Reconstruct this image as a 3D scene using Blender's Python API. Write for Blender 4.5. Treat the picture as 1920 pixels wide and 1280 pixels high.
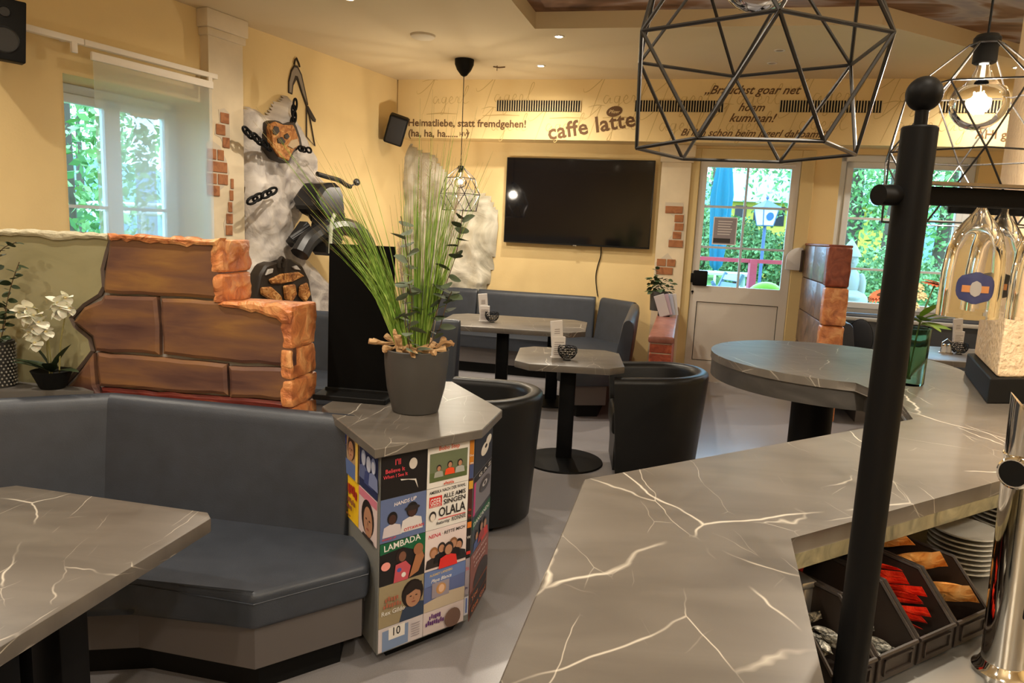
import bpy, bmesh, math, random
from mathutils import Vector, Matrix, noise
random.seed(7)
for o in list(bpy.data.objects): bpy.data.objects.remove(o)
SC = bpy.context.scene
COL = SC.collection
V = Vector
# ------------------------------------------------------------------ camera
CAM_F = 1350.0; CAM_H = 1.6
_vx, _vy = -400.0, 8660.0
_D = math.hypot(_vx, _vy); _p = math.atan2(CAM_F, _D)
FW = V((0, math.cos(_p), -math.sin(_p)))
_r0 = V((1, 0, 0)); _u0 = _r0.cross(FW)
_a, _b = _vx/_D, _vy/_D
RT = _b*_r0 - _a*_u0
DN = -_a*_r0 - _b*_u0
CP = V((0, 0, CAM_H))
cd = bpy.data.cameras.new('camera'); cam = bpy.data.objects.new('camera', cd); COL.objects.link(cam)
cd.sensor_width = 36; cd.lens = CAM_F/1920*36; cd.clip_start = 0.02; cd.clip_end = 300
cam.matrix_world = Matrix(((RT.x, -DN.x, -FW.x, 0), (RT.y, -DN.y, -FW.y, 0), (RT.z, -DN.z, -FW.z, CAM_H), (0, 0, 0, 1)))
SC.camera = cam
# ------------------------------------------------------------------ sky and exposure
w = bpy.data.worlds.new('world'); SC.world = w; w.use_nodes = True
bg = w.node_tree.nodes['Background']; bg.inputs[0].default_value = (0.44, 0.72, 1.0, 1); bg.inputs[1].default_value = 3.6
vs = SC.view_settings
vs.view_transform = 'Standard'; vs.look = 'None'; vs.exposure = 1.35; vs.gamma = 1.0; vs.use_curve_mapping = False
WARM = (1.0, 0.89, 0.73)

# survey helpers: photograph direction -> point on a real plane of the place
def ray(x, y): return FW + (x-960)/CAM_F*RT + (y-640)/CAM_F*DN
def onz(x, y, z):
    d = ray(x, y); return CP + d*((z-CAM_H)/d.z)
def ony(x, y, Y):
    d = ray(x, y); return CP + d*(Y/d.y)
class Frame:                       # vertical wall frame: x along, y out of the room, z up
    def __init__(s, o, ang):
        s.o = V((o[0], o[1], 0)); s.ang = ang
        s.d = V((math.cos(ang), math.sin(ang), 0)); s.n = V((-math.sin(ang), math.cos(ang), 0))
    def w(s, x, y, z): return s.o + s.d*x + s.n*y + V((0, 0, z))
    def at(s, px, py, off=0.0):
        d = ray(px, py); t = (s.o + s.n*off - CP).dot(s.n)/d.dot(s.n)
        q = CP + d*t; return ((q-s.o).dot(s.d), q.z)
BW = Frame((2.25, 7.991), math.atan2(-0.228, 0.974))
LW = Frame((-2.322, 6.696), math.atan2(0.904, 0.428))
CEIL = 3.22

# ------------------------------------------------------------------ materials
def srgb(r, g, b):
    f = lambda c: (c/255/12.92) if c/255 <= .04045 else ((c/255+.055)/1.055)**2.4
    return (f(r), f(g), f(b), 1)
MATS = {}
def mat(name, col, rough=.6, metal=0., var=0., vscale=8., bump=0., bscale=40., spec=.5, emit=None, estr=0., trans=0., ior=1.45, alpha=1., coat=0.):
    if name in MATS: return MATS[name]
    m = bpy.data.materials.new(name); m.use_nodes = True
    nt = m.node_tree; b = nt.nodes['Principled BSDF']
    if len(col) == 3: col = (*col, 1)
    b.inputs['Base Color'].default_value = col
    b.inputs['Roughness'].default_value = rough; b.inputs['Metallic'].default_value = metal
    b.inputs['Specular IOR Level'].default_value = spec
    b.inputs['Transmission Weight'].default_value = trans; b.inputs['IOR'].default_value = ior
    b.inputs['Alpha'].default_value = alpha; b.inputs['Coat Weight'].default_value = coat
    if emit: b.inputs['Emission Color'].default_value = (*emit[:3], 1); b.inputs['Emission Strength'].default_value = estr
    tc = nt.nodes.new('ShaderNodeTexCoord')
    if var > 0:
        n = nt.nodes.new('ShaderNodeTexNoise'); n.inputs['Scale'].default_value = vscale; n.inputs['Detail'].default_value = 5
        nt.links.new(tc.outputs['Object'], n.inputs['Vector'])
        r = nt.nodes.new('ShaderNodeValToRGB'); r.color_ramp.elements[0].position = .3; r.color_ramp.elements[1].position = .7
        r.color_ramp.elements[0].color = (*[c*(1-var) for c in col[:3]], 1); r.color_ramp.elements[1].color = (*[min(1, c*(1+var)) for c in col[:3]], 1)
        nt.links.new(n.outputs['Fac'], r.inputs['Fac']); nt.links.new(r.outputs['Color'], b.inputs['Base Color'])
    if bump > 0:
        n2 = nt.nodes.new('ShaderNodeTexNoise'); n2.inputs['Scale'].default_value = bscale; n2.inputs['Detail'].default_value = 4
        nt.links.new(tc.outputs['Object'], n2.inputs['Vector'])
        bp = nt.nodes.new('ShaderNodeBump'); bp.inputs['Strength'].default_value = bump; bp.inputs['Distance'].default_value = .02
        nt.links.new(n2.outputs['Fac'], bp.inputs['Height']); nt.links.new(bp.outputs['Normal'], b.inputs['Normal'])
    MATS[name] = m; return m
def ramp_mat(name, stops, scale=(4, 4, 4), rough=.7, detail=6, bump=.3, dist=1.5, spec=.4, bscale=None):
    if name in MATS: return MATS[name]
    m = bpy.data.materials.new(name); m.use_nodes = True; nt = m.node_tree; b = nt.nodes['Principled BSDF']
    b.inputs['Roughness'].default_value = rough; b.inputs['Specular IOR Level'].default_value = spec
    tc = nt.nodes.new('ShaderNodeTexCoord'); mp = nt.nodes.new('ShaderNodeMapping'); mp.inputs['Scale'].default_value = scale
    nt.links.new(tc.outputs['Object'], mp.inputs['Vector'])
    n = nt.nodes.new('ShaderNodeTexNoise'); n.inputs['Scale'].default_value = 1; n.inputs['Detail'].default_value = detail; n.inputs['Distortion'].default_value = dist
    nt.links.new(mp.outputs['Vector'], n.inputs['Vector'])
    r = nt.nodes.new('ShaderNodeValToRGB')
    while len(r.color_ramp.elements) < len(stops): r.color_ramp.elements.new(.5)
    for e, (p, c) in zip(r.color_ramp.elements, stops): e.position = p; e.color = c if len(c) == 4 else (*c, 1)
    nt.links.new(n.outputs['Fac'], r.inputs['Fac']); nt.links.new(r.outputs['Color'], b.inputs['Base Color'])
    if bump:
        bp = nt.nodes.new('ShaderNodeBump'); bp.inputs['Strength'].default_value = bump; bp.inputs['Distance'].default_value = .03
        nt.links.new(n.outputs['Fac'], bp.inputs['Height']); nt.links.new(bp.outputs['Normal'], b.inputs['Normal'])
    MATS[name] = m; return m
def marble():
    if 'marble' in MATS: return MATS['marble']
    m = bpy.data.materials.new('stone_laminate'); m.use_nodes = True; nt = m.node_tree; b = nt.nodes['Principled BSDF']; L = nt.links.new
    N = nt.nodes.new
    geo = N('ShaderNodeNewGeometry'); 
    n = N('ShaderNodeTexNoise'); n.inputs['Scale'].default_value = 3; n.inputs['Detail'].default_value = 7; n.inputs['Distortion'].default_value = .6
    mp0 = N('ShaderNodeMapping'); mp0.inputs['Rotation'].default_value = (0, 0, .5); mp0.inputs['Scale'].default_value = (1, 3.2, 1)
    L(geo.outputs['Position'], mp0.inputs['Vector']); L(mp0.outputs['Vector'], n.inputs['Vector'])
    r = N('ShaderNodeValToRGB'); r.color_ramp.elements[0].position = .3; r.color_ramp.elements[1].position = .72
    r.color_ramp.elements[0].color = (.098, .084, .071, 1); r.color_ramp.elements[1].color = (.150, .131, .111, 1)
    L(n.outputs['Fac'], r.inputs['Fac'])
    prev = r.outputs['Color']
    for k, (sc, wid, rot, thr) in enumerate([(1.7, .0034, .45, .43), (2.4, .0030, 1.25, .46), (3.4, .0028, 2.3, .48), (6., .004, .9, .52)]):
        wn = N('ShaderNodeTexNoise'); wn.inputs['Scale'].default_value = 5; wn.inputs['Detail'].default_value = 3
        L(geo.outputs['Position'], wn.inputs['Vector'])
        sub = N('ShaderNodeVectorMath'); sub.operation = 'SUBTRACT'; sub.inputs[1].default_value = (.5, .5, .5); L(wn.outputs['Color'], sub.inputs[0])
        scl = N('ShaderNodeVectorMath'); scl.operation = 'SCALE'; scl.inputs['Scale'].default_value = .05; L(sub.outputs[0], scl.inputs[0])
        add = N('ShaderNodeVectorMath'); add.operation = 'ADD'; L(geo.outputs['Position'], add.inputs[0]); L(scl.outputs[0], add.inputs[1])
        mp = N('ShaderNodeMapping'); mp.inputs['Rotation'].default_value = (0, 0, rot); mp.inputs['Scale'].default_value = (1, .40, 1); mp.inputs['Location'].default_value = (3.1*k, 1.7+k, 0)
        L(add.outputs[0], mp.inputs['Vector'])
        vo = N('ShaderNodeTexVoronoi'); vo.feature = 'DISTANCE_TO_EDGE'; vo.inputs['Scale'].default_value = sc; L(mp.outputs['Vector'], vo.inputs['Vector'])
        mr = N('ShaderNodeMapRange'); mr.inputs['From Min'].default_value = 0; mr.inputs['From Max'].default_value = wid; mr.inputs['To Min'].default_value = 1; mr.inputs['To Max'].default_value = 0
        L(vo.outputs['Distance'], mr.inputs['Value'])
        mk = N('ShaderNodeTexNoise'); mk.inputs['Scale'].default_value = 4.5+k; mk.inputs['Detail'].default_value = 1; L(geo.outputs['Position'], mk.inputs['Vector'])
        mm = N('ShaderNodeMapRange'); mm.inputs['From Min'].default_value = thr; mm.inputs['From Max'].default_value = thr+.12; L(mk.outputs['Fac'], mm.inputs['Value'])
        mu = N('ShaderNodeMath'); mu.operation = 'MULTIPLY'; L(mr.outputs['Result'], mu.inputs[0]); L(mm.outputs['Result'], mu.inputs[1])
        m2 = N('ShaderNodeMath'); m2.operation = 'MULTIPLY'; m2.inputs[1].default_value = .8-.15*k; L(mu.outputs[0], m2.inputs[0])
        mx = N('ShaderNodeMix'); mx.data_type = 'RGBA'; L(m2.outputs[0], mx.inputs['Factor']); L(prev, mx.inputs['A']); mx.inputs['B'].default_value = (.72, .66, .56, 1)
        prev = mx.outputs['Result']
    L(prev, b.inputs['Base Color']); b.inputs['Roughness'].default_value = .38; b.inputs['Specular IOR Level'].default_value = .45
    MATS['marble'] = m; return m
def glass_mat(name, col=(1, 1, 1), rough=0.0, mix=.08):
    if name in MATS: return MATS[name]
    m = bpy.data.materials.new(name); m.use_nodes = True; nt = m.node_tree; nt.nodes.clear()
    o = nt.nodes.new('ShaderNodeOutputMaterial'); t = nt.nodes.new('ShaderNodeBsdfTransparent'); t.inputs[0].default_value = (*col, 1)
    g = nt.nodes.new('ShaderNodeBsdfGlossy'); g.inputs['Roughness'].default_value = rough
    fr = nt.nodes.new('ShaderNodeFresnel'); fr.inputs['IOR'].default_value = 1.3
    x = nt.nodes.new('ShaderNodeMixShader'); nt.links.new(fr.outputs[0], x.inputs[0]); nt.links.new(t.outputs[0], x.inputs[1]); nt.links.new(g.outputs[0], x.inputs[2])
    nt.links.new(x.outputs[0], o.inputs[0]); MATS[name] = m; return m
def cloth_mat(name, col, transp):
    if name in MATS: return MATS[name]
    m = bpy.data.materials.new(name); m.use_nodes = True; nt = m.node_tree; nt.nodes.clear()
    o = nt.nodes.new('ShaderNodeOutputMaterial'); t = nt.nodes.new('ShaderNodeBsdfTransparent')
    d = nt.nodes.new('ShaderNodeBsdfDiffuse'); d.inputs[0].default_value = (*col, 1); tr = nt.nodes.new('ShaderNodeBsdfTranslucent'); tr.inputs[0].default_value = (*col, 1)
    a = nt.nodes.new('ShaderNodeMixShader'); a.inputs[0].default_value = .55; nt.links.new(d.outputs[0], a.inputs[1]); nt.links.new(tr.outputs[0], a.inputs[2])
    x = nt.nodes.new('ShaderNodeMixShader'); x.inputs[0].default_value = transp; nt.links.new(a.outputs[0], x.inputs[1]); nt.links.new(t.outputs[0], x.inputs[2])
    nt.links.new(x.outputs[0], o.inputs[0]); MATS[name] = m; return m

BLACK = mat('black_powder_coat', (.005, .005, .0055), .5, spec=.15)
BLACKM = mat('matt_black', (.007, .007, .007), .6, spec=.2)
WHITE = mat('white_paint', (.62, .6, .56), .45)
CHROME = mat('polished_chrome', (.82, .8, .76), .08, 1.0)
STEEL = mat('wire_steel', (.42, .40, .37), .3, 1.0)
LEATHER = mat('anthracite_leatherette', (.036, .042, .055), .42, var=.10, vscale=14, bump=.08, bscale=220)
LEATHERB = mat('black_leatherette', (.008, .008, .0085), .38, spec=.35, bump=.06, bscale=260)
BENCHBASE = mat('taupe_bench_base', (.105, .092, .09), .6)
PAPER = mat('white_paper', (.78, .74, .72), .7)
INK = mat('brown_ink', (.13, .065, .025), .8)
GLASS = glass_mat('clear_glass')
PANE = glass_mat('window_pane', (.94, .98, 1.0))
SPECIAL = marble()
WALLP = mat('cream_wall_paint', (.74, .555, .27), .85, var=.05, vscale=1.5, bump=.05, bscale=60)
CEILP = mat('ceiling_paint', (.64, .51, .31), .9, var=.03, vscale=1.2)

# ------------------------------------------------------------------ mesh builder
class MB:
    def __init__(s): s.v = []; s.f = []; s.m = []; s.mi = 0
    def add(s, vs, fs, M=None, mi=None):
        n = len(s.v)
        for p in vs:
            p = V(p); s.v.append(M @ p if M is not None else p)
        for f in fs: s.f.append([i+n for i in f]); s.m.append(s.mi if mi is None else mi)
        return s
    def bm(s, b, M=None):
        b.verts.index_update()
        s.add([v.co.copy() for v in b.verts], [[v.index for v in f.verts] for f in b.faces], M); b.free(); return s
    def box(s, x0, x1, y0, y1, z0, z1, bev=0., seg=2, M=None):
        if bev <= 0:
            p = [(x, y, z) for z in (z0, z1) for y in (y0, y1) for x in (x0, x1)]
            return s.add(p, [(0, 2, 3, 1), (4, 5, 7, 6), (0, 1, 5, 4), (2, 6, 7, 3), (0, 4, 6, 2), (1, 3, 7, 5)], M)
        b = bmesh.new(); bmesh.ops.create_cube(b, size=1)
        for v in b.verts: v.co = V(((x0+x1)/2+v.co.x*(x1-x0), (y0+y1)/2+v.co.y*(y1-y0), (z0+z1)/2+v.co.z*(z1-z0)))
        bmesh.ops.bevel(b, geom=list(b.edges), offset=bev, segments=seg, profile=.5, affect='EDGES')
        return s.bm(b, M)
    def prism(s, poly, z0, z1, bev=0., seg=2, M=None, axis='z'):
        a = sum(poly[i][0]*poly[(i+1) % len(poly)][1]-poly[(i+1) % len(poly)][0]*poly[i][1] for i in range(len(poly)))
        if a < 0: poly = poly[::-1]
        b = bmesh.new(); n = len(poly)
        lo = [b.verts.new((p[0], p[1], z0)) for p in poly]; hi = [b.verts.new((p[0], p[1], z1)) for p in poly]
        b.faces.new(lo[::-1]); b.faces.new(hi)
        for i in range(n): b.faces.new((lo[i], lo[(i+1) % n], hi[(i+1) % n], hi[i]))
        if bev > 0: bmesh.ops.bevel(b, geom=list(b.edges), offset=bev, segments=seg, profile=.5, affect='EDGES', clamp_overlap=True)
        if axis == 'y':      # poly given in (x, z); extrude along y
            R = Matrix(((1, 0, 0, 0), (0, 0, 1, 0), (0, 1, 0, 0), (0, 0, 0, 1))); bmesh.ops.transform(b, matrix=R, verts=b.verts); bmesh.ops.reverse_faces(b, faces=b.faces)
        if axis == 'x':      # poly given in (y, z); extrude along x
            R = Matrix(((0, 0, 1, 0), (1, 0, 0, 0), (0, 1, 0, 0), (0, 0, 0, 1))); bmesh.ops.transform(b, matrix=R, verts=b.verts)
        return s.bm(b, M)
    def tube(s, pts, r, n=8, closed=False, M=None, flat=1.0):
        pts = [V(p) for p in pts]; k = len(pts); vs = []; fs = []
        rr = r if isinstance(r, (list, tuple)) else [r]*k
        up = None
        for i, p in enumerate(pts):
            if closed: t = pts[(i+1) % k]-pts[i-1]
            else: t = pts[min(i+1, k-1)]-pts[max(i-1, 0)]
            if t.length < 1e-9: t = V((0, 0, 1))
            t.normalize()
            if up is None: up = V((0, 0, 1)) if abs(t.z) < .9 else V((1, 0, 0))
            a = t.cross(up)
            if a.length < 1e-5: a = t.cross(V((.3, 1, .2)))
            a.normalize(); b = a.cross(t).normalized(); up = b
            for j in range(n):
                th = 2*math.pi*j/n; vs.append(p + a*math.cos(th)*rr[i] + b*math.sin(th)*rr[i]*flat)
        m = k if closed else k-1
        for i in range(m):
            for j in range(n):
                i2 = (i+1) % k; fs.append((i*n+j, i*n+(j+1) % n, i2*n+(j+1) % n, i2*n+j))
        if not closed:
            fs.append(tuple(range(n))[::-1]); fs.append(tuple((k-1)*n+j for j in range(n)))
        return s.add(vs, fs, M)
    def lathe(s, prof, n=24, M=None, cap=True):
        vs = []; fs = []; k = len(prof)
        for r, z in prof:
            for j in range(n):
                th = 2*math.pi*j/n; vs.append((r*math.cos(th), r*math.sin(th), z))
        for i in range(k-1):
            for j in range(n): fs.append((i*n+j, i*n+(j+1) % n, (i+1)*n+(j+1) % n, (i+1)*n+j))
        if cap:
            if prof[0][0] > 1e-6: fs.append(tuple(range(n))[::-1])
            if prof[-1][0] > 1e-6: fs.append(tuple((k-1)*n+j for j in range(n)))
        return s.add(vs, fs, M)
    def ell(s, c, rx, ry, rz, n=16, k=10, M=None):
        vs = []; fs = []
        for i in range(k+1):
            ph = math.pi*i/k
            for j in range(n):
                th = 2*math.pi*j/n; vs.append((c[0]+rx*math.sin(ph)*math.cos(th), c[1]+ry*math.sin(ph)*math.sin(th), c[2]-rz*math.cos(ph)))
        for i in range(k):
            for j in range(n): fs.append((i*n+j, i*n+(j+1) % n, (i+1)*n+(j+1) % n, (i+1)*n+j))
        return s.add(vs, fs, M)
    def build(s, name, mats, parent=None, smooth=35, label=None, cat=None, group=None, kind=None):
        me = bpy.data.meshes.new(name); me.from_pydata([tuple(p) for p in s.v], [], s.f)
        if not isinstance(mats, (list, tuple)): mats = [mats]
        for q in mats: me.materials.append(q)
        if len(mats) > 1: me.polygons.foreach_set('material_index', s.m)
        b = bmesh.new(); b.from_mesh(me); bmesh.ops.remove_doubles(b, verts=b.verts, dist=1e-6)
        b.to_mesh(me); b.free()
        if smooth:
            me.polygons.foreach_set('use_smooth', [True]*len(me.polygons)); me.set_sharp_from_angle(angle=math.radians(smooth))
        me.update()
        o = bpy.data.objects.new(name, me); COL.objects.link(o)
        if parent is not None: o.parent = parent
        tag(o, label, cat, group, kind); return o
def tag(o, label=None, cat=None, group=None, kind=None):
    if label: o['label'] = label
    if cat: o['category'] = cat
    if group: o['group'] = group
    if kind: o['kind'] = kind
    return o
def thing(name, label, cat, loc=(0, 0, 0), rz=0., group=None, kind=None):
    o = bpy.data.objects.new(name, None); o.empty_display_size = .1; COL.objects.link(o)
    o.location = loc; o.rotation_euler = (0, 0, rz); return tag(o, label, cat, group, kind)
def inst(src, parent, loc=(0, 0, 0), rot=(0, 0, 0), sc=(1, 1, 1), name=None):
    o = bpy.data.objects.new(name or src.name.split('.')[0], src.data); COL.objects.link(o); o.parent = parent
    o.location = loc; o.rotation_euler = rot; o.scale = sc if isinstance(sc, (tuple, list)) else (sc, sc, sc); return o
def copy_tree(o, parent=None, label=None, group=None):
    c = o.copy(); COL.objects.link(c); c.parent = parent
    if label: c['label'] = label
    if group: c['group'] = group
    for ch in list(o.children): copy_tree(ch, c)
    return c
def glyphs(txt, size=1., shear=0., bold=0., spacing=1., align='LEFT'):
    cu = bpy.data.curves.new('t', 'FONT'); cu.body = txt; cu.size = size; cu.shear = shear; cu.offset = bold; cu.space_character = spacing
    cu.align_x = align; cu.resolution_u = 2; cu.fill_mode = 'FRONT'
    o = bpy.data.objects.new('t', cu); COL.objects.link(o)
    dg = bpy.context.evaluated_depsgraph_get(); me = o.evaluated_get(dg).to_mesh()
    vs = [tuple(v.co) for v in me.vertices]; fs = [tuple(p.vertices) for p in me.polygons]
    bpy.data.objects.remove(o); bpy.data.curves.remove(cu); return vs, fs
def spline(pts, n=6, closed=False):
    pts = [V(p) for p in pts]; out = []; k = len(pts)
    rng = range(k) if closed else range(k-1)
    for i in rng:
        p0 = pts[i-1] if (closed or i > 0) else pts[0]; p1 = pts[i]; p2 = pts[(i+1) % k]; p3 = pts[(i+2) % k] if (closed or i+2 < k) else pts[-1]
        for j in range(n):
            t = j/n; out.append(.5*((2*p1)+(-p0+p2)*t+(2*p0-5*p1+4*p2-p3)*t*t+(-p0+3*p1-3*p2+p3)*t**3))
    if not closed: out.append(pts[-1])
    return out
def ribbon(mb, pts, wd, M=None):          # flat stroke in xz plane (y = 0)
    pts = [V(p) for p in pts]; k = len(pts); vs = []
    for i, p in enumerate(pts):
        t = pts[min(i+1, k-1)]-pts[max(i-1, 0)]; n = V((-t.y, t.x)); n = n.normalized() if n.length > 0 else V((0, 1))
        ww = wd*(.35+.65*math.sin(math.pi*min(1, max(.06, i/(k-1))))) if k > 2 else wd
        vs += [p+n*ww/2, p-n*ww/2]
    mb.add([(q.x, 0, q.y) for q in vs], [(2*i, 2*i+1, 2*i+3, 2*i+2) for i in range(k-1)], M)
def rot(rx=0, ry=0, rz=0, loc=(0, 0, 0), sc=1.):
    return Matrix.Translation(loc) @ Matrix.Rotation(rz, 4, 'Z') @ Matrix.Rotation(ry, 4, 'Y') @ Matrix.Rotation(rx, 4, 'X') @ Matrix.Scale(sc, 4)
# ------------------------------------------------------------------ room shell
def place(o, F): o.location = F.o; o.rotation_euler = (0, 0, F.ang); return o
# corner of left and back wall
def isect(F1, o1, F2, o2):
    p = F1.o+F1.n*o1; q = F2.o+F2.n*o2; d = F1.d
    t = (q-p).dot(F2.n)/d.dot(F2.n); return p+d*t
C0 = isect(LW, 0, BW, 0); sC = (C0-BW.o).dot(BW.d); sCL = (C0-LW.o).dot(LW.d)
S_END = 3.75
RBc = BW.w(S_END, 0, 0); RW = Frame((RBc.x, RBc.y), BW.ang-math.pi/2)     # right wall runs toward the camera
s_rear = 11.2
R2 = RW.w(s_rear, 0, 0); L2 = LW.w(-10.2, 0, 0)
FLOOR = mat('speckled_grey_vinyl', (.29, .275, .285), .26, var=.10, vscale=260, bump=.03, bscale=300, spec=.5)
room = [(C0.x, C0.y), (RBc.x, RBc.y), (R2.x, R2.y), (L2.x, L2.y)]
MB().prism(room, -.1, 0).build('floor', FLOOR, smooth=0, label='speckled grey vinyl floor of the bar room', cat='floor', kind='structure')
# ceiling with a sunken painted field
rec = [onz(1003, 54, CEIL), onz(1654, 46, CEIL), onz(1905, 112, CEIL)]
rec = [(p.x, p.y) for p in rec] + [(5.2, 5.6), (5.0, 3.9), (-.50, 4.0)]
bm = bmesh.new()
def loop(bm, pts, z):
    v = [bm.verts.new((p[0], p[1], z)) for p in pts]; return [bm.edges.new((v[i], v[(i+1) % len(v)])) for i in range(len(v))]
e = loop(bm, room, CEIL)+loop(bm, rec, CEIL)
bmesh.ops.triangle_fill(bm, edges=e, use_beauty=True)
mb = MB(); mb.bm(bm)
mb.mi = 0
k = len(rec)
for i in range(k):
    p, q = rec[i], rec[(i+1) % k]; mb.add([(p[0], p[1], CEIL), (q[0], q[1], CEIL), (q[0], q[1], CEIL+.13), (p[0], p[1], CEIL+.13)], [(0, 1, 2, 3)])
ceil = mb.build('ceiling', CEILP, smooth=0, label='cream ceiling with a sunken painted field', cat='ceiling', kind='structure')
CLOUD = ramp_mat('painted_cloud_ceiling', [(.30, srgb(92, 66, 46)), (.42, srgb(140, 105, 78)), (.5, srgb(176, 160, 152)), (.60, srgb(150, 140, 142)), (.72, srgb(205, 195, 190))], (.55, 1.5, 1), .9, 3, 0, 2.2)
mb = MB(); mb.prism([(p[0], p[1]) for p in rec], CEIL+.13, CEIL+.16); mb.build('painted_field', CLOUD, ceil, smooth=0, label='brown and lilac cloud painting in the ceiling recess')

def holed(mb, s0, s1, z0, z1, y0, y1, holes):
    xs = s0
    for (a, b, c, d) in sorted(holes):
        mb.box(xs, a, y0, y1, z0, z1)
        if c > z0: mb.box(a, b, y0, y1, z0, c)
        if d < z1: mb.box(a, b, y0, y1, d, z1)
        xs = b
    mb.box(xs, s1, y0, y1, z0, z1)
W1 = (-1.83, -.63, .95, 2.50)
mb = MB(); holed(mb, -10.2, sCL+.25, 0, CEIL+.2, 0, .5, [W1])
wl = place(mb.build('wall_left', WALLP, smooth=0, label='cream plastered wall with the tall window and pilaster', cat='wall', kind='structure'), LW)
DR = (-.335, .775, 0, 2.475); W2 = (1.13, 2.42, .86, 2.53)
mb = MB(); holed(mb, sC-.3, S_END+.3, 0, CEIL+.2, 0, .28, [DR, W2])
wb = place(mb.build('wall_back', WALLP, smooth=0, label='cream back wall with door, screen and garden window', cat='wall', kind='structure'), BW)
BULK = -.30
mb = MB(); mb.box(sC-.05, S_END, BULK, 0, 2.585, CEIL)
bulk = place(mb.build('trim_1', WALLP, smooth=0, label='cream bulkhead above the screen and door with brown lettering', cat='bulkhead', kind='structure'), BW)
mb = MB(); mb.box(0, s_rear, -.2, 0, 0, CEIL+.2)
place(mb.build('wall_right', WALLP, smooth=0, label='cream wall on the right side of the room', cat='wall', kind='structure'), Frame((RBc.x, RBc.y), RW.ang)).location = RW.w(0, .2, 0)
RR = Frame((R2.x, R2.y), math.atan2(L2.y-R2.y, L2.x-R2.x)); ln = (L2-R2).length
mb = MB(); mb.box(-.3, ln+.3, -.2, 0, 0, CEIL+.2)
place(mb.build('wall_rear', WALLP, smooth=0, label='cream wall behind the bar', cat='wall', kind='structure'), RR).location = RR.w(0, 0, 0)

# pilasters with painted brick patches
PIL = mat('pale_pilaster_paint', (.66, .55, .38), .8, var=.12, vscale=3)
BRICKR = ramp_mat('painted_brick', [(.3, srgb(128, 78, 48)), (.55, srgb(164, 108, 68)), (.75, srgb(146, 92, 62))], (9, 9, 9), .8, 4, .1)
MORT = mat('brick_mortar', (.55, .47, .36), .9)
def pilaster(wallobj, s0, s1, proud, capz, top, frame, patches, bh):
    mb = MB(); mb.box(s0+.03, s1-.03, -proud, 0, 0, capz); mb.build('pilaster_shaft', PIL, wallobj, smooth=0)
    mb = MB(); mb.box(s0+.01, s1-.01, -proud-.02, 0, capz, capz+.06, .008); mb.box(s0-.005, s1+.005, -proud-.035, 0, capz+.06, top, .01); mb.build('pilaster_capital', PIL, wallobj, smooth=40)
    for poly in patches:
        us = [p[0] for p in poly]; zs = [p[1] for p in poly]
        def inside(u, z):
            c = False; n = len(poly)
            for i in range(n):
                (a, b), (cc, d) = poly[i], poly[(i+1) % n]
                if (b > z) != (d > z) and u < (cc-a)*(z-b)/(d-b)+a: c = not c
            return c
        mm = MB(); mm.prism([(u, z) for u, z in poly], -proud-.003, -proud, axis='y'); mm.build('mortar_bed', MORT, wallobj, smooth=0)
        r = 0; z = min(zs)+.005
        while z < max(zs)-.02:
            zc = z+bh/2
            ins = [u for u in [min(us)+i*.01 for i in range(int((max(us)-min(us))/.01)+2)] if inside(u, zc)]
            if ins:
                a, b = min(ins), max(ins); bw = bh*2.3; x = a-(r % 2)*bw*.5
                while x < b:
                    x0, x1 = max(x, a+random.uniform(-.01, .01)), min(x+bw-.014, b+random.uniform(-.01, .01))
                    if x1-x0 > .025:
                        q = MB(); q.box(x0, x1, -proud-.010, -proud-.002, z, z+bh-.014, .003, 1); q.build('brick', BRICKR, wallobj, smooth=0)
                    x += bw
            z += bh; r += 1
def lwp(off, *pts): return [LW.at(x, y, off) for x, y in pts]
def bwp(off, *pts): return [BW.at(x, y, off) for x, y in pts]
pilaster(wl, -.72, -.30, .09, 3.02, CEIL, LW, [
    lwp(-.09, (409, 205), (420, 203), (430, 213), (431, 275), (421, 278), (413, 258), (402, 252), (404, 235), (412, 228)),
    lwp(-.09, (386, 267), (398, 264), (412, 274), (424, 300), (430, 325), (420, 350), (398, 368), (386, 366)),
    lwp(-.09, (432, 335), (437, 336), (437, 442), (421, 442), (419, 418), (426, 395), (430, 365))], .098)
pilaster(wb, -.735, -.36, .05, 2.40, 2.585, BW, [
    bwp(-.05, (1248, 379), (1281, 380), (1284, 412), (1281, 465), (1254, 463), (1252, 450), (1260, 440), (1262, 425), (1270, 412), (1258, 402), (1246, 390)),
    bwp(-.05, (1229, 492), (1252, 474), (1266, 492), (1260, 513), (1228, 514))], .092)
# skirting of door side and sill ledge
mb = MB(); mb.box(1.03, S_END, -.20, .12, .82, .86, .006); place(mb.build('trim_2', WHITE, smooth=40, label='white sill board under the garden window', cat='window sill', kind='structure'), BW)

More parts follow.
